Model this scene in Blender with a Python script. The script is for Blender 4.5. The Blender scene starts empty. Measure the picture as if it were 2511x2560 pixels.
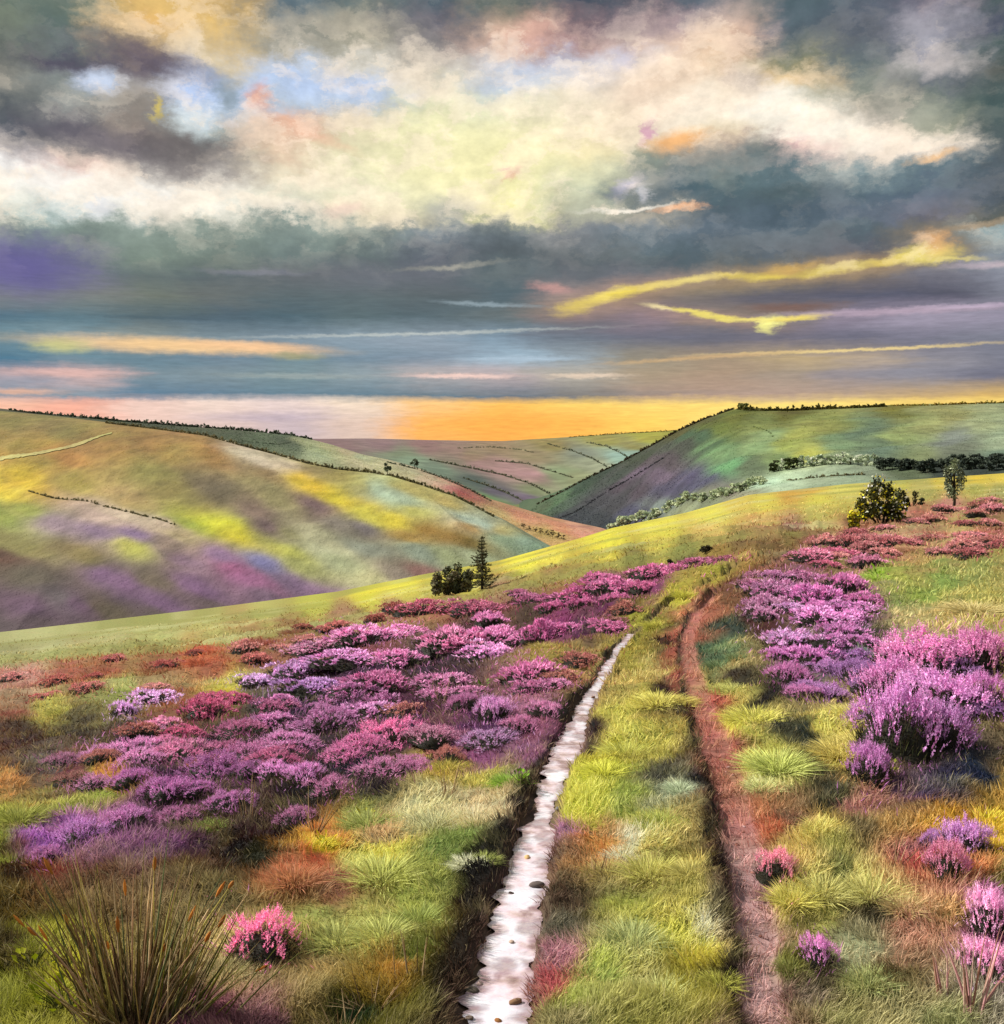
import bpy, math, random
import numpy as np
from mathutils import Vector
random.seed(7)
RNG = np.random.default_rng(11)
C = bpy.context.scene.collection

# ------------------------------------------------------------------ camera model (used as a surveyor's instrument)
W, H, F = 1904.0, 1941.0, 2040.0
VH = 838.0
PITCH = math.atan((H/2-VH)/F)
CP, SP = math.cos(PITCH), math.sin(PITCH)
EYE = 2.5
EXPO = 1.0
LIGHT = 1.45            # display value of a white surface / its albedo (roughly)

def at(u, v, Y):
    """sight line (u,v) at forward distance Y -> world point (arrays ok)"""
    dx = (u-W/2)/F; dz = -(v-H/2)/F
    dy = CP+dz*SP; dzz = -SP+dz*CP
    return dx/dy*Y, Y+0*dx, EYE+dzz/dy*Y
def uv_of(x, y, z):
    zz = z-EYE
    d = y*CP-zz*SP; up = y*SP+zz*CP
    return W/2+F*x/d, H/2-F*up/d

def hexlin(h):
    h = h.lstrip('#')
    c = np.array([int(h[i:i+2], 16)/255 for i in (0, 2, 4)])
    return np.where(c <= .04045, c/12.92, ((c+.055)/1.055)**2.4)
def alb(h, k=1.0):
    return np.clip(hexlin(h)*k/LIGHT, 0, .9)

# ------------------------------------------------------------------ numpy noise
def _hash(ix, iy, seed):
    n = (ix.astype(np.int64)*374761393+iy.astype(np.int64)*668265263+seed*974634777) & 0x7fffffff
    n = ((n ^ (n >> 13))*1274126177) & 0x7fffffff
    return ((n ^ (n >> 16)) & 0xffff)/65535.0
def vnoise(x, y, seed=0):
    ix = np.floor(x); iy = np.floor(y); fx = x-ix; fy = y-iy
    fx = fx*fx*fx*(fx*(fx*6-15)+10); fy = fy*fy*fy*(fy*(fy*6-15)+10)
    a = _hash(ix, iy, seed); b = _hash(ix+1, iy, seed); c = _hash(ix, iy+1, seed); d = _hash(ix+1, iy+1, seed)
    return (a*(1-fx)+b*fx)*(1-fy)+(c*(1-fx)+d*fx)*fy-.5
def fbm(x, y, seed=0, o=4):
    s = 0; a = 1; t = 0
    for i in range(o):
        s = s+a*vnoise(x*2**i+i*17.3, y*2**i-i*9.1, seed+i); t += a; a *= .5
    return s/t*1.7
def sstep(a, b, x):
    t = np.clip((x-a)/(b-a), 0, 1); return t*t*(3-2*t)

# ------------------------------------------------------------------ mesh helpers
def link(o, parent=None):
    C.objects.link(o)
    if parent is not None: o.parent = parent
    return o
def mesh_np(name, V, Fc, col=None, smooth=True):
    V = np.asarray(V, dtype=np.float32).reshape(-1, 3); Fc = np.asarray(Fc, dtype=np.int32)
    m = bpy.data.meshes.new(name); k = Fc.shape[1]
    m.vertices.add(len(V)); m.vertices.foreach_set('co', V.ravel())
    m.loops.add(Fc.size); m.loops.foreach_set('vertex_index', Fc.ravel())
    m.polygons.add(len(Fc)); m.polygons.foreach_set('loop_start', np.arange(len(Fc), dtype=np.int32)*k)
    try: m.polygons.foreach_set('loop_total', np.full(len(Fc), k, dtype=np.int32))
    except Exception: pass
    m.update(calc_edges=True)
    if smooth: m.polygons.foreach_set('use_smooth', np.ones(len(Fc), dtype=bool))
    if col is not None:
        a = m.color_attributes.new('Col', 'FLOAT_COLOR', 'POINT')
        c = np.ones((len(V), 4), dtype=np.float32); c[:, :3] = col
        a.data.foreach_set('color', c.ravel())
    m.validate(); m.update()
    return m
def obj(name, mesh, mat, parent=None):
    o = bpy.data.objects.new(name, mesh)
    if mat and not mesh.materials: mesh.materials.append(mat)
    return link(o, parent)
def tag(o, label, cat, group=None, kind=None):
    o['label'] = label; o['category'] = cat
    if group: o['group'] = group
    if kind: o['kind'] = kind
    return o
def empty(name, loc, rz=0):
    o = bpy.data.objects.new(name, None); o.empty_display_size = .2
    o.location = loc; o.rotation_euler = (0, 0, rz); return link(o)
def copy_tree(o, parent=None):
    c = o.copy(); C.objects.link(c)
    if parent is not None: c.parent = parent
    for ch in KIDS.get(o.name, []):
        d = copy_tree(ch, c)
    return c
KIDS = {}
def reg(root, *ch): KIDS[root.name] = list(ch)

class Bag:
    """collects triangles with vertex colours"""
    def __init__(s): s.V = []; s.F = []; s.C = []; s.n = 0
    def add(s, V, F, col):
        V = np.asarray(V, float); F = np.asarray(F, int)
        col = np.asarray(col, float)
        if col.ndim == 1: col = np.tile(col, (len(V), 1))
        s.V.append(V); s.F.append(F+s.n); s.C.append(col); s.n += len(V)
    def mesh(s, name, smooth=True):
        return mesh_np(name, np.vstack(s.V), np.vstack(s.F), np.vstack(s.C), smooth)

def blades(P, D, L, Wd, bend, C0, C1):
    """P base (n,3); D direction (n,3) unit; L length; Wd width; bend (n,3) offset of tip; colours base/tip (n,3)"""
    n = len(P)
    up = np.array([0, 0, 1.0])
    th = RNG.uniform(0, 2*np.pi, n); r = np.stack([np.cos(th), np.sin(th), 0*th], 1)
    side = np.cross(D, r); side /= np.linalg.norm(side, axis=1)[:, None]+1e-9
    hw = (Wd/2)[:, None]
    a = P-side*hw; b = P+side*hw
    M = P+D*(L*.55)[:, None]+bend*.3
    c = M-side*hw*.75; d = M+side*hw*.75
    T = P+D*L[:, None]+bend
    V = np.stack([a, b, c, d, T], 1).reshape(-1, 3)
    base = np.arange(n)[:, None]*5
    Fc = np.concatenate([base+np.array([0, 1, 3]), base+np.array([0, 3, 2]), base+np.array([2, 3, 4])], 0)
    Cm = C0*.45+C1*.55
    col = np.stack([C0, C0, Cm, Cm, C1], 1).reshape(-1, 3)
    return V, Fc, col

def tube(pts, rads, seg=6, cap=True):
    pts = np.asarray(pts, float); n = len(pts); V = []
    for i in range(n):
        t = pts[min(i+1, n-1)]-pts[max(i-1, 0)]; t /= np.linalg.norm(t)+1e-9
        a = np.array([0, 0, 1.0]) if abs(t[2]) < .9 else np.array([1.0, 0, 0])
        x = np.cross(a, t); x /= np.linalg.norm(x); y = np.cross(t, x)
        for k in range(seg):
            q = 2*math.pi*k/seg
            V.append(pts[i]+rads[i]*(x*math.cos(q)+y*math.sin(q)))
    Fc = []
    for i in range(n-1):
        for k in range(seg):
            k2 = (k+1) % seg
            Fc += [(i*seg+k, i*seg+k2, (i+1)*seg+k2), (i*seg+k, (i+1)*seg+k2, (i+1)*seg+k)]
    return np.array(V), np.array(Fc)

# ------------------------------------------------------------------ materials
def new_mat(name):
    m = bpy.data.materials.new(name); m.use_nodes = True; nt = m.node_tree; nt.nodes.clear(); return m, nt
def foliage_mat(name, tint=True, transl=.25, rough=.75, var=.35, scale=9.0):
    m, nt = new_mat(name); N = nt.nodes.new; L = nt.links.new
    out = N('ShaderNodeOutputMaterial'); at_ = N('ShaderNodeAttribute'); at_.attribute_name = 'Col'
    oi = N('ShaderNodeObjectInfo'); tc = N('ShaderNodeTexCoord')
    mul = N('ShaderNodeMix'); mul.data_type = 'RGBA'; mul.blend_type = 'MULTIPLY'; mul.inputs[0].default_value = 1.0 if tint else 0
    L(at_.outputs['Color'], mul.inputs[6]); L(oi.outputs['Color'], mul.inputs[7])
    no = N('ShaderNodeTexNoise'); no.inputs['Scale'].default_value = scale; no.inputs['Detail'].default_value = 3
    L(tc.outputs['Object'], no.inputs['Vector'])
    mr = N('ShaderNodeMapRange'); mr.inputs['To Min'].default_value = 1-var; mr.inputs['To Max'].default_value = 1+var
    L(no.outputs['Fac'], mr.inputs['Value'])
    hs = N('ShaderNodeHueSaturation'); L(mul.outputs[2], hs.inputs['Color']); L(mr.outputs[0], hs.inputs['Value'])
    b = N('ShaderNodeBsdfPrincipled'); b.inputs['Roughness'].default_value = rough; b.inputs['Specular IOR Level'].default_value = .25
    L(hs.outputs[0], b.inputs['Base Color'])
    tr = N('ShaderNodeBsdfTranslucent'); L(hs.outputs[0], tr.inputs['Color'])
    mx = N('ShaderNodeMixShader'); mx.inputs[0].default_value = transl
    L(b.outputs[0], mx.inputs[1]); L(tr.outputs[0], mx.inputs[2]); L(mx.outputs[0], out.inputs[0])
    return m
def terrain_mat(name, s1, s2, var=.18, bump=.3, bdist=.05, stretch=(1, 1, 1), hue=.015):
    m, nt = new_mat(name); N = nt.nodes.new; L = nt.links.new
    out = N('ShaderNodeOutputMaterial'); at_ = N('ShaderNodeAttribute'); at_.attribute_name = 'Col'
    tc = N('ShaderNodeTexCoord'); mp = N('ShaderNodeMapping'); mp.inputs['Scale'].default_value = stretch
    L(tc.outputs['Object'], mp.inputs['Vector'])
    n1 = N('ShaderNodeTexNoise'); n1.inputs['Scale'].default_value = s1; n1.inputs['Detail'].default_value = 6; n1.inputs['Roughness'].default_value = .65
    n2 = N('ShaderNodeTexNoise'); n2.inputs['Scale'].default_value = s2; n2.inputs['Detail'].default_value = 5
    L(mp.outputs[0], n1.inputs['Vector']); L(mp.outputs[0], n2.inputs['Vector'])
    mr = N('ShaderNodeMapRange'); mr.inputs['From Min'].default_value = .25; mr.inputs['From Max'].default_value = .75
    mr.inputs['To Min'].default_value = 1-var; mr.inputs['To Max'].default_value = 1+var
    L(n1.outputs['Fac'], mr.inputs['Value'])
    mh = N('ShaderNodeMapRange'); mh.inputs['From Min'].default_value = .3; mh.inputs['From Max'].default_value = .7
    mh.inputs['To Min'].default_value = .5-hue; mh.inputs['To Max'].default_value = .5+hue
    L(n2.outputs['Fac'], mh.inputs['Value'])
    hs = N('ShaderNodeHueSaturation'); L(at_.outputs['Color'], hs.inputs['Color']); L(mr.outputs[0], hs.inputs['Value']); L(mh.outputs[0], hs.inputs['Hue'])
    b = N('ShaderNodeBsdfPrincipled'); b.inputs['Roughness'].default_value = .9; b.inputs['Specular IOR Level'].default_value = .15
    L(hs.outputs[0], b.inputs['Base Color'])
    bp = N('ShaderNodeBump'); bp.inputs['Strength'].default_value = bump; bp.inputs['Distance'].default_value = bdist
    L(n1.outputs['Fac'], bp.inputs['Height']); L(bp.outputs[0], b.inputs['Normal'])
    L(b.outputs[0], out.inputs[0])
    return m

M_LEAF = foliage_mat('leaf_matter'); M_BLOOM = foliage_mat('heather_bloom', transl=.35, var=.3, scale=14)
M_GRASS = foliage_mat('grass_blades', tint=False, transl=.35, var=.25, scale=1.6)
M_TUFT = foliage_mat('tussock_blades', transl=.35, var=.2, scale=5)
M_BARK = foliage_mat('bark', transl=0.0, var=.4, scale=20, rough=.9)
M_MOOR = terrain_mat('moor_ground', 9, 1.3, .4, .6, .03)
M_HILL = terrain_mat('hill_turf', .16, .03, .34, .8, 1.2, stretch=(1, .6, 1), hue=.02)
M_FAR = terrain_mat('far_fields', .03, .01, .16, .3, 2.0, hue=.015)

# ------------------------------------------------------------------ colour fields (what grows where, with some shade set in)
def parse(s):
    U = []; Cc = []
    for t in s.split():
        a, b, c = t.split(','); U.append((float(a), float(b))); Cc.append(hexlin(c))
    return np.array(U), np.array(Cc)
def field(samples, u, v, asp=1.0, soft=14.0, p=2.0, ang=0.0):
    U, Cc = samples; ca, sa = math.cos(math.radians(ang)), math.sin(math.radians(ang)); out = np.zeros((len(u), 3))
    for i in range(0, len(u), 20000):
        a = u[i:i+20000, None]; b = v[i:i+20000, None]
        e = a-U[:, 0]; f = b-U[:, 1]; d2 = ((e*ca+f*sa)/asp)**2+(f*ca-e*sa)**2
        w = 1/(d2+soft*soft)**p
        out[i:i+20000] = (w@Cc)/w.sum(1)[:, None]
    return out

S_B = parse('''0,795,7c7440 100,805,7e7444 0,840,8e7c40 0,870,a88c40 50,900,c8b428 20,925,cdbb30 60,955,93a04c 0,965,8a9848 150,900,a09a48 120,860,a48440
200,850,94793f 300,840,8e7340 400,850,937240 500,890,7a6a48 300,900,86804a 400,915,6c6450 520,930,85805a 250,940,9d8a5a 240,970,c0aea0 200,975,b8a29c 290,985,b8a898
120,985,8a7a8a 180,1005,7c6a86 240,1010,76648a 350,985,8a9a3c 400,992,bcbc1c 440,1005,c8c820 375,985,a4ac28 330,1010,a89c78 300,1030,8a7a70 240,1035,a8a850 150,1050,7c7448 50,1030,84804e
0,1050,5c4438 60,1090,5c564a 120,1130,625c60 200,1150,5c5444 0,1180,50464a 100,1180,584c50 300,1100,62584c 350,1060,7a6478 420,1050,7e6488
450,1075,90587a 480,1090,8c5c80 500,1060,6c6a98 560,1095,6f5a78 600,1110,78607c 640,1125,7c6480 500,1120,665468 400,1140,5f5254 300,1160,544c48 520,990,705c64 480,960,7d6a62
600,950,6c5860 550,1000,8a8a60 540,1040,a0a44c 600,1010,aeae90 640,1050,a8b08a 700,1090,a4a47c 620,1030,b0b494 700,1030,7c8478 650,985,76706a 700,990,706a70
580,905,c8b820 610,922,ccb820 640,940,c8b828 700,960,bcb440 750,975,ccbc30 780,960,a8a850 740,935,a4c0ac 770,945,a0b8a4 700,920,a09c60 800,930,a8a460 850,950,a8a05c
820,1000,8a7030 780,1010,9a8040 860,1020,806c30 880,1030,7a6c30 900,1000,b08c48 950,1005,b0a468 850,1060,98a880 800,1050,88988a 900,1060,a0b090 960,1025,8aa488
1000,1035,84a090 1020,1045,84a088 920,995,9cb8b0 890,985,a8c0b4 800,1085,8a6a64 740,1080,8c8478 500,868,c8c0ac 540,875,b8b098 600,890,8a8454 660,905,90884c 560,1060,8a9058 250,1105,6c5474 150,1140,644c64 380,1115,74587c 200,1085,745c80 60,1150,5c485c 300,1140,685070''')
S_C = parse('''0,775,4c4c34 200,795,444c34 300,806,434a38 400,815,4c5440 450,822,4c5844 500,835,53624c 550,835,4c5a48 560,850,566450 600,848,9aa680 640,852,a4a880 670,858,b0a888
700,868,a8b090 720,880,b0b48c 760,885,b0b090 760,900,b4b08c 800,905,b8a890 830,915,b89c88 850,925,b88078 870,935,a85c58 890,945,b06c60 900,960,b8a080 950,975,b4a070 1000,980,c09070
1060,1000,c08a6c 1100,1005,c89480 960,990,b09868 1040,1010,b0a060 600,870,98a484 -300,760,50503c''')
S_D = parse('''500,840,7a6468 640,842,7a6468 720,840,806a70 800,842,826868 860,850,86706a 950,845,8a7860 1050,840,837a4c 1150,832,8a8a4a 1230,825,94983c 1260,835,8a8c3a
900,862,8a7a64 1000,860,857a60 1100,860,6f7a70 1180,868,80a098 1210,862,80a098 1200,850,7c7a48 1120,878,86907a 760,860,708068 860,872,7c7468 830,890,6c8070 780,872,78907a 960,888,9c7c80
1000,900,a08084 920,880,987a7c 1060,900,7a8c6c 1100,910,84906e 1020,925,7c8868 900,910,50605c 940,930,605c6c 1000,942,6c6278 920,945,688c58 960,965,74905c 1010,960,6c6c70 880,920,5c6c60
1350,820,80803c''')
S_E = parse('''1020,962,4c6048 1060,945,4f6c50 1100,922,34483c 1150,892,34443a 1200,866,3c4838 1100,980,343c42 1150,950,3e4248 1200,930,46424c 1250,880,4c484e 1280,850,444c44
1150,990,2c363c 1200,965,40445a 1260,920,44465c 1300,900,4c4c68 1330,905,4a4c64 1250,950,6c7c78 1320,830,405a44 1350,850,648a60 1380,880,5c9068 1360,810,5c6c30 1400,790,5f6628
1450,800,78844a 1440,830,82a070 1500,830,8e9c50 1530,850,a4ac50 1480,860,7c9460 1420,880,5c6c54 1380,925,6a6260 1560,800,80884a 1600,830,74906c 1640,812,5c7460 1670,850,5c7464
1665,830,607860 1700,820,8a9c64 1750,800,8e9864 1800,780,848858 1850,800,94a27c 1904,830,94a88c 1820,845,6c7868 1800,830,74807c 1750,860,7c8c64 1904,855,688070 1500,778,5c5c24 1700,772,6c6c28
1470,903,a8c8b0 1500,893,a4bca0 1570,893,90a48c 1650,885,7c8c78 1720,880,54664c 1800,885,34403c 1880,885,38443f 1600,903,90a890 1400,945,8a9078 1300,970,808c70 1350,940,707c64
1290,820,4c4c28 1340,796,4c4c24 2100,820,84906c 1240,900,60566a''')  # left flank samples also carry the front ridge's shade
S_A = parse('''-100,1250,a8a878 0,1250,a8a878 0,1228,908c68 100,1235,b0b080 200,1215,b0ac78 300,1200,a8a868 400,1182,b4ac68 500,1165,b0ac60 600,1148,b8b848 700,1130,d4cc38 760,1115,d8d040 450,1175,a89058
1000,1070,d8d040 1050,1060,d4c848 1150,1030,d6d040 1250,1000,d4cc4c 1350,975,cfc850 1450,955,ccc04c 1550,945,d0c850 1500,930,c89c44 1540,928,c89c44 1400,945,c8b450 1600,930,ccc460 1150,1045,d0c040
1250,1035,c8b84c 1350,1010,c8a860 1450,985,c8a860 1550,965,b0a858 1600,960,b4a850 1100,1065,b8a840 1700,912,c0b850 1750,915,b8ac60 1850,905,f0cc38 1904,900,f4d448 1780,908,dcc040 1850,925,a0a050
1900,930,989858 1760,935,a09c54 880,1105,c8c040 830,1115,b8b040
0,1290,a8786c 50,1285,b8887c 130,1270,a0604c 200,1265,9a5c40 300,1255,94583c 380,1245,b05838 480,1210,8c4a3c 550,1190,8a5a40 650,1165,9a6458 750,1150,a87068 850,1140,9c4c50 950,1130,904858
1050,1095,8c5040 1100,1080,805838 1200,1060,6c5c34 1300,1050,4c4428 30,1330,8c5c50 150,1300,9c6848 230,1310,94a050 180,1320,8c9050 430,1300,b8b040 100,1345,a4a048 50,1390,4c3c28 150,1380,4c4430
250,1400,4a3c38 0,1400,5c4430 330,1320,90583c 400,1270,a05c40 500,1240,8c5c44 300,1290,8c7448 100,1450,6a6456 50,1470,5c5040 20,1500,b08848 130,1470,6a3c38 180,1500,90a040 0,1550,8c9838 50,1560,94983c 120,1540,98a444 150,1570,9a6498
100,1600,9460a0 250,1560,8c5c88 200,1470,c08838 0,1620,84902c 40,1660,4c4020 100,1650,7c4c30 0,1700,5a5018 0,1800,4c4420 60,1780,888c10 100,1850,a0a418 0,1880,7c8410 60,1870,6c7010
200,1700,6c5838 300,1600,74506c 350,1650,5c4c2c 350,1800,8a8450 420,1700,6c643c 450,1810,a8a068 300,1930,583828 400,1900,7c5858 350,1920,704858 500,1900,886868 560,1900,7c7440 600,1750,a4a858
700,1750,b4b860 650,1690,9c6850 560,1650,b07048 600,1640,a85c38 700,1655,b8bc60 800,1700,98a44c 750,1620,c8c450 850,1650,8c9848 820,1540,b0b080 900,1540,c8bc90 700,1540,98a050 620,1580,c08040
610,1600,e0c820 750,1570,a89468 870,1600,809448 970,1470,7a9c28 920,1460,b0ac50 850,1440,b0a440 780,1800,68702c 700,1850,7c6c24 740,1830,a08030 650,1900,3c4418 800,1900,6c6c18 860,1850,4c4c20
900,1750,504420 870,1800,6c6428 700,1920,5c5c20 550,1800,9c9058 500,1330,4c4440 400,1450,6c4a5c 600,1400,4c4038 560,1500,3c3428 650,1450,3c3c38 450,1600,3c3418 500,1620,40401c 700,1500,3c3030
850,1400,6c4454 800,1340,583c40 930,1370,5c3c54 1000,1350,a07080 1030,1380,8c5c6c 900,1420,8c5878 1000,1420,8c6078 850,1250,4c3c38 600,1260,9a6464 700,1230,7c4448 900,1195,5c3c3c 1000,1170,4c3c2c
1050,1180,803c60 1100,1190,5c3848 1060,1250,a09048 1100,1230,94844c 1080,1300,a88c58 1200,1160,5c4028 1150,1150,683850 1250,1120,7a3c60 1150,1110,8c4070 400,1565,5c5430 460,1545,4c3c34 540,1560,3c3024 330,1590,5c4848 300,1480,4c3440 430,1410,3c2c30 560,1340,40303c 700,1270,44303c 820,1240,40303a 640,1300,4c3444 780,1370,44303a
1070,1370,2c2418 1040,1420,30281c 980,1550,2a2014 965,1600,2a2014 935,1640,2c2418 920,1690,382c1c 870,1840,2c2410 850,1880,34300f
1210,1170,a8a838 1280,1130,b8b434 1350,1090,a8a03c 1420,1060,a88c40 1230,1210,8c8438 1200,1225,989038 1250,1250,b0a860 1200,1280,b0a458 1250,1320,ccc458 1180,1380,bcbc54 1230,1400,a8a84c
1150,1440,c8c838 1280,1380,a0984c 1295,1350,3c3420 1150,1500,bcc040 1110,1520,c4c440 1200,1500,8c9c44 1280,1465,4c4c38 1300,1490,b0bc98 1250,1550,a0a848 1150,1570,a08850 1300,1560,a8a060
1200,1620,b8b060 1250,1640,b8b458 1110,1600,b88c48 1080,1560,9a7090 1180,1600,c8c8a8 1300,1640,b4ac58 1100,1690,5c5038 1080,1750,686850 1200,1700,a0a84c 1300,1700,a0a04c 1200,1780,a0a868
1300,1750,b0b448 1150,1820,9cac50 1250,1850,b8bc70 1080,1800,9a7080 1060,1860,a05c58 1300,1850,a8a830 1350,1800,c0bc30 1370,1850,a0a044 1100,1900,98a84c 1250,1930,7c8038 1330,1900,8c8c30
1090,1940,909060 1350,1740,c8c8a0
1500,1055,6a4a30 1440,1080,7c5438 1380,1110,6c4430 1330,1145,a06c50 1312,1180,b07058 1302,1220,a06048 1312,1280,9c5c48 1333,1340,ac5c4c 1355,1390,a05c54 1375,1440,9c5848 1390,1500,8c4c38 1395,1540,9c6048
1410,1600,a07874 1425,1650,a0707c 1440,1700,a88080 1445,1750,a08078 1445,1820,9c7c7c 1455,1870,9c8080 1450,1930,6c5c44 1440,2000,6c5c44
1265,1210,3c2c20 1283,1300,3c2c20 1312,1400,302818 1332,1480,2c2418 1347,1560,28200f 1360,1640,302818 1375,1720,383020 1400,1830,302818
1380,1190,48503c 1350,1225,566c4c 1390,1230,6c8458 1430,1180,5c4030 1420,1240,a0945c 1420,1275,48402c 1380,1290,b4b45c 1440,1305,3c3828 1400,1350,c4c04c 1450,1340,b8b460 1500,1370,4c4c34
1540,1390,3c4030 1440,1420,b8bc58 1480,1450,b8c060 1440,1480,c0c480 1560,1440,505030 1600,1370,c4bc60 1580,1400,c8bc58 1640,1340,d0c858 1560,1490,3c4030 1600,1470,c8a860 1620,1510,ac7c70
1500,1550,7c6448 1460,1560,b07048 1550,1570,c0b458 1560,1520,2c2c20 1500,1610,b4a458 1600,1600,8c9044 1640,1570,68603c 1700,1550,9c8448 1550,1680,b8b464 1650,1680,bcb868 1600,1660,707840
1500,1700,c0b850 1550,1720,9c9c50 1650,1740,504c30 1620,1780,a8ac80 1500,1800,707430 1600,1830,5c5838 1700,1700,b8a068 1720,1780,b89478 1700,1830,645c34 1500,1880,6c5844 1560,1880,807860
1650,1850,98a060 1700,1900,909064 1600,1920,808450 1550,1930,7c6c54 1800,1920,7c8454 1880,1900,8c8c78 1850,1860,989880 1780,1560,b89418 1890,1560,c4ac18 1880,1620,c0a418 1870,1500,9c8434
1800,1480,3c3c44 1850,1470,343c40 1720,1500,6c5060 1750,1490,504a58 1800,1640,b05c50 1840,1650,c08048 1780,1600,9c7070 1880,1720,a06c94 1850,1750,b07898 1880,1800,b07098 1800,1750,a89058
1900,1690,787838 1500,1110,a87890 1560,1130,a05c88 1530,1045,8a5048 1570,1030,8c5c4c 1600,1060,8c8048 1620,1000,a04c4c 1680,1010,a06858 1720,990,b07868 1750,970,a86858 1800,960,b07870
1850,970,a08458 1890,960,8c6c54 1760,1010,b08068 1820,1000,c0a070 1870,1010,b06058 1900,1000,8c5048 1630,1060,b07878 1700,1050,b88c68 1800,1040,b89c68 1750,1060,b0985c 1900,1040,a8a058
1700,1090,a0a850 1780,1090,8ca050 1850,1080,98a058 1650,1115,9c9468 1660,1082,98b040 1750,1130,8ca048 1850,1130,a8a858 1700,1140,849450 1800,1170,b8a868 1850,1160,c0b070 1720,1180,b4a870
1650,1170,7c6858 1640,1200,54503c 1700,1200,a4a070 1850,1210,949450 1904,1200,b0a858 1640,1290,a89c68 1600,1220,5c5464 1560,1260,685870 1680,1230,78907c 1450,1000,a86c58 1500,1000,8c4858
1400,1030,6c4c34 1500,1020,7c6c38 1450,1040,6c5430 1350,1045,8c6c34 1000,1120,7c4c3c''')
S_A[1][:] = S_A[1]

# ------------------------------------------------------------------ the moor (ground we stand on)
def interp(pts):
    P = np.array(pts, float)
    return lambda u: np.interp(u, P[:, 0], P[:, 1])
A_VB = interp([(-900, 1330), (-400, 1268), (0, 1218), (400, 1165), (640, 1130), (800, 1095), (950, 1065), (1100, 1020), (1160, 1001), (1300, 972), (1420, 938), (1600, 918), (1700, 911), (1904, 897), (2400, 880), (2900, 870)])
A_YB = interp([(-900, 50), (0, 60), (950, 85), (1904, 125), (2900, 135)])
YN = 4.5; VN = 1941.0
def moorY(u, v):
    vb = A_VB(u); yb = A_YB(u)
    return 1/(1/yb+(v-vb)/(VN-vb)*(1/YN-1/yb))
def moorV(u, Y):
    vb = A_VB(u); yb = A_YB(u)
    return vb+(VN-vb)*(1/Y-1/yb)/(1/YN-1/yb)

def polyw(pts):
    P = np.array(pts, float); x, y, z = at(P[:, 0], P[:, 1], moorY(P[:, 0], P[:, 1]))
    hw = P[:, 2]*y/F
    return np.stack([x, y, hw], 1)
RUT_L = polyw([(900, 2200, 105), (912, 2010, 92), (926, 1941, 82), (940, 1880, 72), (958, 1800, 60), (980, 1710, 49), (998, 1640, 42), (1016, 1580, 36), (1035, 1500, 30), (1060, 1440, 28),
               (1085, 1390, 26), (1108, 1330, 19), (1135, 1285, 12), (1155, 1250, 11), (1172, 1222, 9), (1200, 1190, 7), (1250, 1155, 6), (1320, 1112, 5), (1400, 1075, 4), (1470, 1045, 3)])
RUT_R = polyw([(1450, 2200, 52), (1450, 2010, 46), (1448, 1941, 42), (1446, 1850, 36), (1435, 1750, 35), (1420, 1650, 33), (1400, 1550, 31), (1375, 1450, 30), (1350, 1380, 25), (1325, 1310, 20), (1308, 1250, 15),
               (1305, 1200, 12), (1322, 1160, 11), (1360, 1122, 9), (1420, 1090, 7), (1490, 1055, 5), (1560, 1022, 4)])
def rutdist(R, x, y):
    """normalised signed distance (right positive) to the rut's centre line, in half widths"""
    best = np.full(x.shape, 1e9); sgn = np.zeros(x.shape); hwb = np.ones(x.shape)
    for i in range(len(R)-1):
        a = R[i]; b = R[i+1]; ex, ey = b[0]-a[0], b[1]-a[1]; l2 = ex*ex+ey*ey
        t = np.clip(((x-a[0])*ex+(y-a[1])*ey)/l2, 0, 1)
        px = a[0]+t*ex; py = a[1]+t*ey; d = np.hypot(x-px, y-py)
        hw = a[2]+(b[2]-a[2])*t
        m = d < best
        best = np.where(m, d, best); hwb = np.where(m, hw, hwb)
        s = np.sign((x-px)*ey-(y-py)*ex); sgn = np.where(m, s, sgn)
    return best*sgn, hwb
def disp(x, y):
    dist = np.hypot(x, y)
    rag = 1+.45*fbm(x*3.1, y*3.1, 51, 3)
    dl, wl = rutdist(RUT_L, x, y); dr, wr = rutdist(RUT_R, x, y)
    ql = np.abs(dl)/(wl*rag); qr = np.abs(dr)/(wr*rag)
    amp = .055+.0022*np.clip(dist, 0, 60)
    b = amp*1.5*fbm(x/.75, y/.75, 3, 3)+amp*2.2*fbm(x/2.4, y/2.4, 9, 2)*sstep(5, 14, dist)+.03*fbm(x/.22, y/.22, 5, 2)
    fade = 1-sstep(40, 75, dist)*.75
    calm = sstep(.9, 2.2, ql)*sstep(.9, 2.0, qr)
    z = b*fade*(.12+.88*calm)+.10*fbm(x/5, y/3.5, 33, 4)*sstep(30, 55, dist)
    deep = 1-sstep(20, 45, dist)
    z = z-.095*deep*(1-sstep(.95, 1.45, ql))-.06*deep*(1-sstep(.7, 1.7, qr))
    z = z+.035*deep*np.exp(-((dl/wl+2.1)/.8)**2)*(dist < 40)+.03*deep*np.exp(-((dr/wr+1.9)/.8)**2)
    return z, ql, qr, dl/wl, dr/wr
def moor_pt(u, v, dz=0.0):
    u = np.atleast_1d(np.asarray(u, float)); v = np.atleast_1d(np.asarray(v, float))
    Y = moorY(u, v); x, y, z = at(u, v, Y); d = disp(x, y)[0]
    return np.stack([x, y, z+d+dz], 1)
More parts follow.
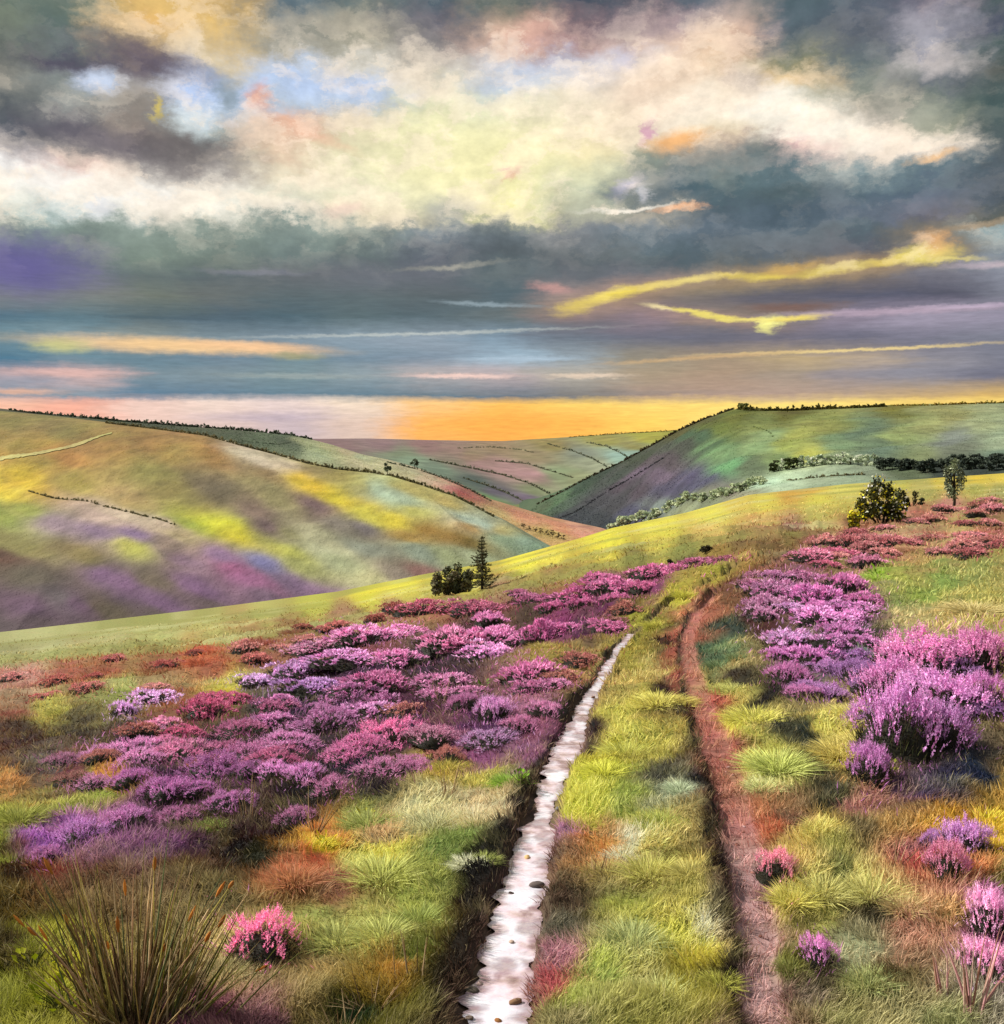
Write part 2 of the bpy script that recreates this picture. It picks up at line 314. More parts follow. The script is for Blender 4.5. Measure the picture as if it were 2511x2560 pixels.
def moor_col(u, v, x, y, dl=None, dr=None, ql=None, qr=None):
    ww = np.clip(12/np.hypot(x, y), .15, 1)
    uu = u+70*ww*fbm(x*1.3, y*1.3, 21, 4)+10*fbm(x*9, y*9, 31, 2); vv = v+42*ww*fbm(x*1.3+7, y*1.3, 22, 4)+6*fbm(x*9+3, y*9, 32, 2)
    # do not warp across the brow field, keep bands crisp
    k = sstep(60, 220, v-A_VB(u)); uu = u+(uu-u)*(.15+.85*k); vv = v+(vv-v)*(.1+.9*k)
    c = field(S_A, uu, vv, 1.35, 10, 2.0)
    br = (1-k)[:, None]
    st = fbm(x/9+y/30, y/2.6, 88, 4)[:, None]; c = c*(1+.22*st*br)
    ol = np.clip(fbm(x/14, y/5, 89, 3)*1.3+.28, 0, .75)[:, None]*br; c = c*(1-ol)+hexlin('8c9048')*ol
    pl_ = np.clip(fbm(x/6, y/3, 90, 3)-.2, 0, .5)[:, None]*br*1.2; c = c*(1-pl_)+hexlin('c8c890')*pl_
    cm = hexlin('8a8450'); c = np.clip(cm+(c-cm)*(1.0+.18*(1-br)), .006, .9)
    if dl is not None:
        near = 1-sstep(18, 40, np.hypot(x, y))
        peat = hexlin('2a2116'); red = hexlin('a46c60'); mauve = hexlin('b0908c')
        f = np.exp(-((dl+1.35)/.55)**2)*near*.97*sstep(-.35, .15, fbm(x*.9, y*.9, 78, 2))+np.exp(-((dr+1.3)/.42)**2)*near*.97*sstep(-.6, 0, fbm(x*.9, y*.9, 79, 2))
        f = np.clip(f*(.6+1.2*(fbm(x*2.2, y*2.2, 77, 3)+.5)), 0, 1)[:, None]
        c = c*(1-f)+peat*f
        g = ((1-sstep(.8, 1.35, qr))*(1-sstep(45, 60, np.hypot(x, y))))[:, None]
        t = sstep(1480, 1650, v)[:, None]; rc = red*(1-t)+mauve*t
        rc = rc*(1+.5*fbm(x*8, y*8, 66, 3))[:, None]
        c = c*(1-g*.8)+rc*g*.8
        g = ((1-sstep(1.0, 1.5, ql))*near)[:, None]
        c = c*(1-g*.75)+hexlin('6c5448')*(1+.6*fbm(x*9, y*9, 67, 3))[:, None]*g*.75
    return c

def build_moor():
    nu, nr = 1000, 720
    us = np.linspace(-800, 2700, nu)
    t = np.linspace(0, 1, nr)
    U, T = np.meshgrid(us, t)
    yb = A_YB(U); Y = 1/(1/yb+T*(1/2.2-1/yb)); V = moorV(U, Y)
    # above v grows huge right below the camera: fine
    x, y, z = at(U, V, Y)
    d, ql, qr, dl, dr = disp(x, y)
    edge = sstep(0, .02, T)
    P = np.stack([x, y, z+d*edge], -1)
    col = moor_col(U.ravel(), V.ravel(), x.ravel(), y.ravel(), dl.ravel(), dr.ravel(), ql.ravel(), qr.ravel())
    # the far side of the brow, falling to the valley
    nb = 24; back = []
    for i in range(nb, 0, -1):
        s = i/nb*160; yy = yb[0]+s; k = yy/yb[0]
        back.append(np.stack([x[0]*k, yy, z[0]-.0016*s*s-.22*s*(s/(s+12))], -1))
    P = np.concatenate([np.array(back), P], 0); n2 = nr+nb
    col = np.concatenate([np.tile(col[:nu], (nb, 1)), col], 0)
    I = np.arange(n2*nu).reshape(n2, nu)
    Q = np.stack([I[:-1, :-1], I[1:, :-1], I[1:, 1:], I[:-1, 1:]], -1).reshape(-1, 4)
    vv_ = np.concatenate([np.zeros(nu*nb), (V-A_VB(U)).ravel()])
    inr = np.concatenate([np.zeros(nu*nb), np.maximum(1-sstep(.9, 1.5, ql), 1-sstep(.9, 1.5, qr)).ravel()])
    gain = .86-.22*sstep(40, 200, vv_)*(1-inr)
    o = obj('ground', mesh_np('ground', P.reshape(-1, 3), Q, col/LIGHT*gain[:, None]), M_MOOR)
    tag(o, 'moorland slope of grass, heather and bare peat in front', 'ground', kind='structure')
build_moor()

# ------------------------------------------------------------------ hills
class Hill:
    def __init__(s, name, label, crest, base, yc, yb, samples, mat, asp, soft, u0, u1, nu, nv, rel, wav, gam=.62, warp=1.0, ang=0.0, name_k=''):
        def sm(pts, k):
            f = interp(pts); return lambda u: sum(f(u+q*k) for q in np.linspace(-1, 1, 9))/9
        s.vc, s.vb, s.yc, s.yb, s.g = sm(crest, 16 if name_k == 'E' else 5), sm(base, 60), sm(yc, 120), sm(yb, 120), gam
        s.rel, s.wav = rel, wav
        us = np.linspace(u0, u1, nu); t = np.linspace(0, 1, nv)**1.3
        U, T = np.meshgrid(us, t); V = s.vc(U)+(s.vb(U)-s.vc(U))*T
        P = s.P(U, V)
        x, y, z = P[..., 0], P[..., 1], P[..., 2]
        k = .5*(u1-u0)*.02
        sc_ = 60 if warp > .7 else 200
        uu = U+46*warp*fbm(x/sc_+3, y/sc_, 41, 5); vv = V+15*warp*fbm(x/sc_, y/sc_+5, 42, 5)
        vv = vv*sstep(0, 14, V-s.vc(U))+V*(1-sstep(0, 14, V-s.vc(U)))
        vv = np.maximum(vv, s.vc(U))
        col = field(samples, uu.ravel(), vv.ravel(), asp, soft, 1.9, ang)
        mcol = col.mean(0); col = np.clip(mcol+(col-mcol)*(1.04 if name_k != 'D' else 1.0), .02, .9); col = (col*.93+.07*col.mean(1)[:, None])*np.array([1.06, 1.0, .93])
        n5 = fbm(x.ravel()/22, y.ravel()/22, 45, 5)[:, None]; col = col*(1+.38*n5*(1 if name_k != 'D' else .4))
        s.colargs = (samples, asp, soft, ang, mcol)
        nb = 10; back = []
        for i in range(nb, 0, -1):
            q = i/nb; yy = y[0]*(1+.35*q); kx = yy/y[0]
            back.append(np.stack([x[0]*kx, yy, z[0]-(z[0]+75)*q*q*.9-2*q], -1))
        P = np.concatenate([np.array(back), P], 0); n2 = nv+nb
        col = np.concatenate([np.tile(col[:nu], (nb, 1)), col], 0)
        I = np.arange(n2*nu).reshape(n2, nu)
        Q = np.stack([I[:-1, :-1], I[1:, :-1], I[1:, 1:], I[:-1, 1:]], -1).reshape(-1, 4)
        o = obj(name, mesh_np(name, P.reshape(-1, 3), Q, col/LIGHT*(.95 if name_k != 'E' else .86)), mat)
        tag(o, label, 'hill', kind='structure'); s.o = o
    def P(s, U, V):
        vc, vb = s.vc(U), s.vb(U); T = np.clip((V-vc)/(vb-vc), 0, 1)
        Y = s.yc(U)+(s.yb(U)-s.yc(U))*T**s.g
        x, y, z = at(U, V, Y)
        r = s.rel*(fbm(x/s.wav, y/s.wav, 61, 4)-.7*np.abs(fbm(x/(s.wav*.55)+y/(s.wav*2), y/(s.wav*1.6), 62, 2)))*sstep(0, .15, T)
        return np.stack([x, y, z+r], -1)
    def pt(s, u, v): return s.P(np.array([float(u)]), np.array([float(v)]))[0]

HB = Hill('hill', 'broad rounded hillside of yellow, brown and purple heath on the left',
    [(-700, 730), (-200, 763), (0, 779), (100, 788), (200, 800), (390, 824), (520, 859), (640, 888), (740, 900), (860, 938), (960, 989), (1030, 1031), (1090, 1065)],
    [(-700, 1400), (0, 1265), (400, 1210), (640, 1170), (800, 1135), (950, 1105), (1090, 1085)],
    [(-700, 640), (0, 600), (640, 480), (1090, 370)], [(-700, 210), (0, 230), (640, 270), (1090, 330)], S_B, M_HILL, 2.8, 8, -700, 1090, 700, 300, 3.5, 60, ang=20)
HC = Hill('hill', 'second ridge with a pale green field and salmon slope behind the left hillside',
    [(-700, 722), (-200, 757), (0, 774), (60, 781), (200, 793), (400, 811), (560, 825), (630, 843), (690, 862), (740, 872), (790, 886), (867, 915), (930, 948), (1000, 971), (1048, 986), (1140, 1008), (1230, 1040)],
    [(-700, 800), (0, 810), (200, 830), (520, 890), (740, 930), (860, 968), (1000, 1030), (1090, 1060), (1230, 1070)],
    [(-700, 1000), (600, 860), (1230, 560)], [(-700, 760), (600, 620), (1230, 440)], S_C, M_HILL, 2.6, 4, -700, 1230, 520, 90, 1.2, 60, warp=.75, ang=22)
HD = Hill('hill', 'far hedged farmland hill under the orange band of sky',
    [(200, 828), (560, 832), (700, 831), (809, 834), (953, 836), (1083, 828), (1160, 823), (1287, 815), (1420, 803), (1600, 800)],
    [(200, 860), (560, 862), (690, 890), (867, 945), (1000, 1000), (1100, 1015), (1287, 930), (1420, 900), (1600, 890)],
    [(200, 2600), (1600, 2300)], [(200, 1400), (867, 1250), (1100, 1150), (1600, 1300)], S_D, M_FAR, 2.6, 4, 200, 1600, 420, 130, 3, 220, .7, .5, 12)
HE = Hill('hill', 'green hill with a purple flank rising on the right',
    [(960, 1004), (1020, 955), (1060, 935), (1100, 913), (1180, 874), (1240, 841), (1287, 815), (1340, 791), (1400, 773), (1500, 775), (1600, 771), (1700, 767), (1904, 762), (2400, 752), (2800, 748)],
    [(960, 1020), (1150, 1030), (1300, 1000), (1420, 965), (1600, 945), (1904, 925), (2800, 900)],
    [(960, 1150), (1287, 950), (1904, 760), (2800, 760)], [(960, 900), (1150, 720), (1300, 420), (1450, 300), (2800, 280)], S_E, M_HILL, 2.2, 7, 960, 2800, 700, 200, 4, 90, ang=-14, name_k='E')

def scrub(hill, n, u0, u1, seed, label, hgt):
    u = RNG.uniform(u0, u1, n); T = RNG.random(n)**.8*.97+.015
    v = hill.vc(u)+(hill.vb(u)-hill.vc(u))*T; P = hill.P(u, v); x, y = P[:, 0], P[:, 1]
    den = fbm(x/30, y/30, seed, 4); k = den > -.15-.5*RNG.random(n); P = P[k]; u = u[k]; v = v[k]; x = x[k]; y = y[k]; n = len(u)
    sm_, asp, soft, ang, mc = hill.colargs
    c = field(sm_, u+30*fbm(x/60+3, y/60, 41, 4), v+10*fbm(x/60, y/60+5, 42, 4), asp, soft, 1.9, ang); c = np.clip(mc+(c-mc)*1.1, .01, .9); c = (c*.9+.1*c.mean(1)[:, None])*np.array([1.06, 1.0, .93])
    c = np.clip(c*RNG.uniform(.85, 1.25, n)[:, None]*1.65/LIGHT, 0, .85)
    D = RNG.normal(size=(n, 3))*.5; D[:, 2] = 1; D /= np.linalg.norm(D, axis=1)[:, None]
    L_ = hgt*RNG.uniform(.4, 1.5, n)*y/400
    V, Fc, col = blades(P-[0, 0, .05], D, L_, L_*2.2, np.zeros((n, 3)), c*.85, c*1.1)
    o = obj('heath_scrub', mesh_np('heath_scrub', V, Fc, col, False), M_SCRUB); tag(o, label, 'scrub', kind='stuff')
M_SCRUB = foliage_mat('scrub', tint=False, transl=.45, var=.15, scale=.1)
scrub(HB, 36000, -60, 1080, 71, 'low heath and bracken covering the left hillside', .17)
scrub(HE, 34000, 1000, 2000, 72, 'rough pasture growth covering the right hill', .18)
scrub(HC, 22000, 200, 1180, 73, 'rough grass covering the second ridge', .2)

def valley():
    n = 96; rr = [0, 60, 200, 500, 1200, 3000, 8000, 30000, 90000]; V = [(0, 0, -78)]; Fc = []
    for r in rr[1:]:
        for k in range(n):
            a = 2*math.pi*k/n; V.append((r*math.sin(a), r*math.cos(a), -78))
    for k in range(n): Fc.append((0, 1+k, 1+(k+1) % n))
    q = []
    for j in range(len(rr)-2):
        for k in range(n):
            a = 1+j*n+k; b = 1+j*n+(k+1) % n
            Fc += [(a, a+n, b+n), (a, b+n, b)]
    o = obj('ground', mesh_np('valley_floor', V, Fc, np.tile(alb('6c7448'), (len(V), 1))), M_FAR)
    tag(o, 'low valley floor running out beneath the hills', 'ground', kind='structure')
valley()

def ribbon(pts, hill, hw, mat_col, name, label, cat, rag=.3, lift=.25):
    P = np.array(pts, float); s = np.linspace(0, len(P)-1, 60)
    u = np.interp(s, np.arange(len(P)), P[:, 0]); v = np.interp(s, np.arange(len(P)), P[:, 1])
    V = []
    for i in range(60):
        k = hw*(1+rag*(random.random()-.5)*2)*(1-.75*i/59)
        for q in (-1, -.3, .3, 1):
            w = hill.pt(u[i], v[i]+q*k); V.append((w[0], w[1], w[2]+lift))
    I = np.arange(60*4).reshape(60, 4)
    Q = np.stack([I[:-1, :-1], I[:-1, 1:], I[1:, 1:], I[1:, :-1]], -1).reshape(-1, 4)
    o = obj(name, mesh_np(name, V, Q, np.tile(alb(mat_col), (240, 1))), M_HILL)
    tag(o, label, cat, kind='structure')
ribbon([(-40, 880), (0, 872), (50, 862), (110, 848), (160, 836), (212, 822)], HB, 5, 'b8b070', 'path', 'pale worn path slanting up the left hillside', 'path')

# ------------------------------------------------------------------ leafy clumps, trees and hedges
def leaf_cloud(cent, rad, n, size, cols, flat=1.0, hollow=.4):
    """n small leaf quads inside ellipsoid clumps"""
    cent = np.asarray(cent, float).reshape(-1, 3); rad = np.asarray(rad, float).reshape(len(cent), -1)
    if rad.shape[1] == 1: rad = np.repeat(rad, 3, 1)
    idx = RNG.integers(0, len(cent), n)
    d = RNG.normal(size=(n, 3)); d /= np.linalg.norm(d, axis=1)[:, None]
    r = (hollow+(1-hollow)*RNG.random(n)**.6)[:, None]
    P = cent[idx]+d*r*rad[idx]
    a = RNG.normal(size=(n, 3)); a /= np.linalg.norm(a, axis=1)[:, None]
    b = np.cross(a, RNG.normal(size=(n, 3))); b /= np.linalg.norm(b, axis=1)[:, None]
    s = (size*RNG.uniform(.6, 1.4, n))[:, None]
    V = np.stack([P-a*s, P-b*s*.55, P+a*s, P+b*s*.55], 1).reshape(-1, 3)
    base = np.arange(n)[:, None]*4
    Fc = np.concatenate([base+np.array([0, 1, 2]), base+np.array([0, 2, 3])], 0)
    ci = RNG.integers(0, len(cols), len(cent)); cj = RNG.integers(0, len(cols), n)
    pick = np.where(RNG.random(n) < .6, ci[idx], cj)
    c = np.clip(np.array(cols)[pick]*1.55*RNG.uniform(.7, 1.3, n)[:, None], 0, .8)
    return V, Fc, np.repeat(c, 4, 0)

def tree(loc, h, w, cols, label, group=None, name='tree', leaves=260, cat='tree', trunk=.28, shape=None, cl=9, size=None):
    t = empty(name, loc); tag(t, label, cat, group)
    tb = Bag(); wob = w*.06
    pts = [(0, 0, -.15*h), (random.uniform(-wob, wob), 0, h*trunk), (random.uniform(-wob, wob), random.uniform(-wob, wob), h*.8)]
    V, Fc = tube(pts, [h*.035, h*.026, h*.008], 6); tb.add(V, Fc, alb('3c3024'))
    cen = []; rd = []
    for i in range(cl):
        a = random.uniform(0, 6.28); zz = random.uniform(trunk+.08, .88)*h
        k = math.sin(math.pi*min(1, max(.1, (zz/h-trunk)/(1-trunk)*.85+.12)))
        rr = w*.5*k*random.uniform(.3, .85)
        c = (math.cos(a)*rr, math.sin(a)*rr, zz); cen.append(c); rd.append((w*random.uniform(.16, .26), w*random.uniform(.16, .26), h*random.uniform(.09, .15)))
        V, Fc = tube([(0, 0, zz*.6), (c[0]*.6, c[1]*.6, zz*.9), c], [h*.012, h*.008, h*.003], 4); tb.add(V, Fc, alb('3c3024'))
    a = obj('trunk', tb.mesh('trunk'), M_BARK, t)
    lb = Bag(); lb.add(*leaf_cloud(cen, rd, leaves, size or w*.085, cols, hollow=.25))
    b = obj('crown', lb.mesh('crown', False), M_LEAF, t)
    reg(t, a, b)
    return t

def hedge(hill, pts, hpx, cols, label, group=None, gap=0.0, dens=1.0, name='hedge', cat='hedge'):
    P = np.array(pts, float); L = np.hypot(np.diff(P[:, 0]), np.diff(P[:, 1])); S = np.concatenate([[0], np.cumsum(L)])
    n = max(4, int(S[-1]/3.0)); cen = []; rad = []
    for i in range(n):
        s = S[-1]*(i+random.uniform(-.3, .3))/max(1, n-1); s = min(max(s, 0), S[-1])
        if random.random() < gap+.06: continue
        u = np.interp(s, S, P[:, 0]); v = np.interp(s, S, P[:, 1]); w = hill.pt(u, v)
        h = hpx*w[1]/F*random.choice((.35, .6, .8, 1.0, 1.35))*(.55+.45*math.sin(math.pi*min(1, max(0, .08+.84*i/n))))
        cen.append((w[0], w[1], w[2]+h*.35)); rad.append((2.6*w[1]/F, 2.6*w[1]/F, h*.6))
    o0 = np.array(cen).mean(0); o0[2] = min(c[2] for c in cen)
    b = Bag(); sz = hpx*np.mean([c[1] for c in cen])/F*.28
    b.add(*leaf_cloud(np.array(cen)-o0, rad, int(len(cen)*22*dens), sz*1.1, cols, hollow=.1))
    o = obj(name, b.mesh(name, False), M_LEAF); o.location = o0
    tag(o, label, cat, group)
DK = [alb('6c6648'), alb('56543a'), alb('827a54')]
DK2 = [alb('4c5844'), alb('40483a'), alb('606a54')]
MID = [alb('5c6c3c'), alb('48582f'), alb('74804c')]
PALE = [alb('c4ceb0'), alb('a4b090'), alb('849478'), alb('d8e0c4')]
FARG = [alb('646a54'), alb('545c48'), alb('747058')]
# the left hill's hedges
hedge(HB, [(200, 802), (300, 814), (390, 826), (450, 843), (520, 861), (580, 878), (640, 890), (700, 896), (740, 902), (800, 920), (860, 940), (900, 960), (935, 979)], 7, DK, 'long dark hedge along the top edge of the left hillside')
hedge(HB, [(56, 924), (100, 932), (160, 941), (210, 953), (260, 966), (330, 987)], 5, DK, 'short dark hedge crossing the middle of the left hillside', gap=.1)
hedge(HC, [(20, 778), (60, 783), (150, 791), (250, 800), (350, 808), (450, 815), (550, 825), (590, 833)], 7, DK2, 'dark hedge along the skyline at the far left')
hedge(HC, [(735, 876), (790, 889), (830, 903), (867, 918), (900, 934), (930, 950)], 5, DK2, 'hedge bordering the pale field on the second ridge')
hedge(HC, [(425, 838), (470, 836), (530, 842), (560, 836)], 3, DK2, 'thin hedge crossing the dark green slope under the skyline', gap=.2)
HEDG = 'hedges between the far fields'
hedge(HD, [(815, 872), (880, 885), (950, 900), (1000, 915), (1050, 938)], 5, FARG, 'dark hedge running through the mauve far field', HEDG)
hedge(HD, [(880, 905), (920, 918), (960, 933), (990, 948)], 5, FARG, 'short hedge in the lowest far field by the valley bottom', HEDG)
hedge(HD, [(940, 875), (1000, 880), (1040, 892), (1085, 905)], 4, FARG, 'hedge curving down above the mauve far field', HEDG)
hedge(HD, [(870, 850), (930, 848), (990, 853), (1010, 857)], 3, FARG, 'faint hedge high on the far hill, nearest its left end', HEDG, gap=.15)
hedge(HD, [(1040, 842), (1080, 853), (1120, 868), (1150, 884)], 4, FARG, 'hedge slanting down the far hill towards the right hill', HEDG)
hedge(HD, [(1110, 838), (1150, 847), (1180, 860), (1205, 876)], 4, FARG, 'hedge slanting beside the pale turquoise far field', HEDG)
hedge(HD, [(1080, 829), (1130, 826), (1180, 822), (1240, 819), (1290, 816)], 3, [alb('4c4420'), alb('5a5228')], 'low hedge on the far skyline below the orange sky', HEDG)
# the right hill
hedge(HE, [(1020, 956), (1060, 936), (1100, 915), (1140, 895), (1180, 876), (1240, 843), (1287, 817), (1340, 793), (1390, 776)], 6, [alb('3c3420'), alb('4c3c28'), alb('343824')], 'dark hedge climbing the left edge of the right hill')
hedge(HE, [(1400, 776), (1440, 779), (1500, 779), (1560, 776), (1620, 774), (1680, 771)], 9, [alb('5a5420'), alb('4a4824'), alb('6a6430')], 'bushy hedge along the crest of the right hill', dens=1.3)
hedge(HE, [(1690, 769), (1760, 769), (1830, 766), (1910, 764), (1990, 762)], 5, [alb('7c7420'), alb('8c6c24')], 'thin golden hedge on the right hill crest, nearest the picture edge')
hedge(HE, [(1050, 986), (1100, 966), (1160, 930), (1220, 895), (1260, 872)], 4, [alb('3c3c44'), alb('34383c')], 'faint dark hedge low on the purple flank of the right hill')
hedge(HE, [(1495, 897), (1530, 900), (1560, 899), (1600, 903), (1640, 900)], 6, DK, 'ragged dark hedge under the pale green field')
hedge(HE, [(1430, 808), (1460, 818), (1475, 828)], 3, MID, 'tiny hedge line high on the right hill', gap=.1)
# trees
def on(h, u, v): return tuple(h.pt(u, v))
def px(h, u, v, n): return n*h.pt(u, v)[1]/F
tree(on(HB, 735, 901), px(HB, 735, 901, 24), px(HB, 735, 901, 17), DK2, 'small round tree standing alone on the hedge of the left hill', leaves=420)
tree(on(HC, 786, 888), px(HC, 786, 888, 20), px(HC, 786, 888, 17), DK2, 'small grey green tree on the second ridge, right of the lone hedge tree', leaves=420)
tree(on(HE, 1411, 779), px(HE, 1411, 779, 18), px(HE, 1411, 779, 24), [alb('6a6a30'), alb('4c4c28'), alb('7c8048')], 'bushy round tree at the corner of the right hill crest', leaves=500, trunk=.12)
for i, (u, v, s) in enumerate([(992, 1003, 12), (1003, 1006, 10), (1015, 1009, 11), (1026, 1012, 12), (1037, 1016, 13), (1047, 1018, 14), (1058, 1021, 13), (1068, 1024, 11)]):
    tree(on(HC, u, v), px(HC, u, v, s), px(HC, u, v, s*.95), [alb('4c3c28'), alb('3c3424'), alb('5c4c34')], 'tiny dark bush in the row across the salmon slope', 'row of bushes on the salmon slope', name='bush', leaves=130, cat='bush', trunk=.1)
k = 0
for u, v in [(1468, 884), (1482, 882), (1497, 881), (1511, 879), (1524, 878), (1537, 877), (1549, 876), (1561, 875), (1573, 875), (1585, 874), (1598, 874), (1612, 875), (1627, 876), (1642, 877), (1658, 879)]:
    dark = u in (1497, 1511, 1468)
    tree(on(HE, u, v), px(HE, u, v, random.uniform(18, 26)), px(HE, u, v, random.uniform(22, 30)), [alb('3c4420'), alb('2c3418'), alb('50582c')] if dark else PALE,
         'dark little tree at the left end of the mid slope tree belt' if dark else 'pale silvery tree in the belt across the middle of the right hill',
         'dark trees of the right hill belt' if dark else 'pale trees of the right hill belt', leaves=420, trunk=.04)
for i in range(19):
    u = 1668+i*13+random.uniform(-3, 3); v = 892+random.uniform(-4, 3)
    if 1880 < u < 1980: v -= 1
    tree(on(HE, u, v), px(HE, u, v, random.uniform(22, 30)), px(HE, u, v, random.uniform(28, 36)), [alb('3c463a'), alb('303a34'), alb('4c5648')],
         'dark rounded tree in the wood at the foot of the right hill', 'dark wood at the foot of the right hill', leaves=460, trunk=.03)
for i in range(26):
    t = i/25; u = 1160+t*280+random.uniform(-4, 4); v = np.interp(u, [1150, 1200, 1260, 1320, 1380, 1440], [1001, 984, 966, 950, 930, 910])+random.uniform(-4, 5)
    tree(on(HE, u, v), px(HE, u, v, random.uniform(14, 22)), px(HE, u, v, random.uniform(22, 32)), [alb('b8c49c'), alb('a0ac88'), alb('889878'), alb('c8d0ac')],
         'pale grey green tree in the line along the valley edge below the purple flank', 'pale trees along the valley edge', leaves=400, trunk=.03)

# spruce
def spruce(u, v, hpx):
    p = moor_pt(u, v)[0]; h = hpx*p[1]/F
    t = empty('spruce_tree', (p[0], p[1], p[2]-.03)); tag(t, 'small dark spruce standing alone on the brow of the moor', 'tree')
    V, Fc = tube([(0, 0, -.1), (.01*h, 0, h*.5), (-.01*h, 0, h)], [h*.03, h*.018, h*.004], 7)
    b = Bag(); b.add(V, Fc, alb('3c3026')); fo = Bag()
    cols = [alb('5c5840'), alb('6c6048'), alb('4c5038'), alb('70704c')]
    z = .1*h
    while z < .97*h:
        k = 1-z/h; R = h*.36*(k**1.05)+h*.02
        for q in range(7 if k > .3 else 4):
            a = random.uniform(0, 6.28); r = R*random.uniform(.45, 1.2)
            tip = np.array([math.cos(a)*r, math.sin(a)*r, z+r*random.uniform(-.15, .35)]); mid = np.array([tip[0]*.5, tip[1]*.5, z-r*.08])
            V, Fc = tube([(0, 0, z), mid, tip], [h*.008, h*.005, h*.002], 4); b.add(V, Fc, alb('3c3026'))
            n = int(14+42*k); s = RNG.random(n)[:, None]
            P = np.where(s < .5, mid*s*2+np.array([0, 0, z])*(1-2*s), mid*(2-2*s)+tip*(2*s-1))
            D = RNG.normal(size=(n, 3))*.5+tip/np.linalg.norm(tip)*.9; D[:, 2] -= .25; D /= np.linalg.norm(D, axis=1)[:, None]
            c = np.array(cols)[RNG.integers(0, 4, n)]*RNG.uniform(.8, 2.2, n)[:, None]
            fo.add(*blades(P, D, RNG.uniform(.035, .07, n)*h, np.full(n, h*.011), np.zeros((n, 3)), c*.8, c))
        z += h*.062
    obj('trunk', b.mesh('trunk'), M_BARK, t); obj('crown', fo.mesh('crown', False), M_LEAF, t)
spruce(914, 1118, 102)

def bush(u, v, wpx, hpx, lobes, cols, label, name='bush', cat='bush', group=None, leaves=1500, lsize=.05, accent=None, parent_name='crown'):
    p = moor_pt(u, v)[0]; s = p[1]/F; w = wpx*s; h = hpx*s
    t = empty(name, (p[0], p[1], p[2]-.02)); tag(t, label, cat, group)
    st = Bag(); cen = []; rd = []
    for i in range(lobes):
        x = (random.random()-.5)*w*.8; y = (random.random()-.5)*w*.45; top = h*(1-(2*x/w)**2*.6)*random.uniform(.5, 1.12)
        for q in (.35, .75):
            cen.append((x*(.8+.2*q), y, top*q)); rd.append((w*random.uniform(.07, .12), w*.1, top*random.uniform(.18, .28)))
        V, Fc = tube([(x*.15, y*.15, -.05), (x*.6, y*.6, top*.4), (x, y, top*.85)], [h*.02, h*.014, h*.005], 5); st.add(V, Fc, alb('3c3020'))
    a = obj('stems', st.mesh('stems'), M_BARK, t)
    b = Bag(); b.add(*leaf_cloud(cen, rd, leaves, lsize*h, cols, hollow=.15)); k = obj(parent_name, b.mesh(parent_name, False), M_LEAF, t)
    if accent:
        b = Bag(); b.add(*leaf_cloud(np.array(cen)+[0, -w*.03, h*.06], np.array(rd)*1.05, accent[1], lsize*h*accent[2], accent[0], hollow=.9)); obj('blossom', b.mesh('blossom', False), M_LEAF, t)
    return t
DKB = [alb('545840'), alb('6a6048'), alb('484a34'), alb('8a8658')]
bush(862, 1124, 104, 60, 12, DKB, 'low dark bush beside the small spruce on the brow', leaves=3600, lsize=.06)
bush(826, 1128, 34, 24, 4, DKB+[alb('8c8c50')], 'smallest dark bush, at the left end by the spruce', leaves=600)
bush(1672, 985, 150, 82, 13, [alb('34381e'), alb('44461e'), alb('2c301e'), alb('545420')], 'wide gorse bush with yellow flowers on the right skyline of the moor', name='gorse_bush', leaves=3200, lsize=.042, accent=([alb('e8d830'), alb('c8b820'), alb('e8ecd0')], 420, .9))
bush(1730, 962, 60, 40, 5, [alb('30341c', .9), alb('40401e', .9), alb('2a2c1c', .9)], 'low dark gorse bush touching the right side of the wide one', name='gorse_bush', leaves=1000)
bush(1612, 1003, 44, 62, 4, [alb('6c6c34'), alb('585c34'), alb('8c8838')], 'straggling yellow green gorse sprig at the left foot of the wide gorse', name='gorse_bush', leaves=420, accent=([alb('e0d030'), alb('c8b820')], 160, 1.0))
p = moor_pt(1808, 958)[0]
tree((p[0], p[1], p[2]), 98*p[1]/F, 46*p[1]/F, [alb('7c8868'), alb('5c6448'), alb('485040'), alb('b0b898')], 'slender young tree with pale leaves on the skyline right of the gorse', leaves=1300, trunk=.12, cl=14, size=.06)
for (u, v, w, h) in [(1290, 1062, 60, 16), (1340, 1052, 60, 16), (1240, 1072, 50, 12)]:
    bush(u, v, w, h, 5, [alb('34301c'), alb('403c22'), alb('2a2818')], 'low dark scrub between the yellow field and the pink heather', group='dark scrub below the yellow field', leaves=700, lsize=.12)

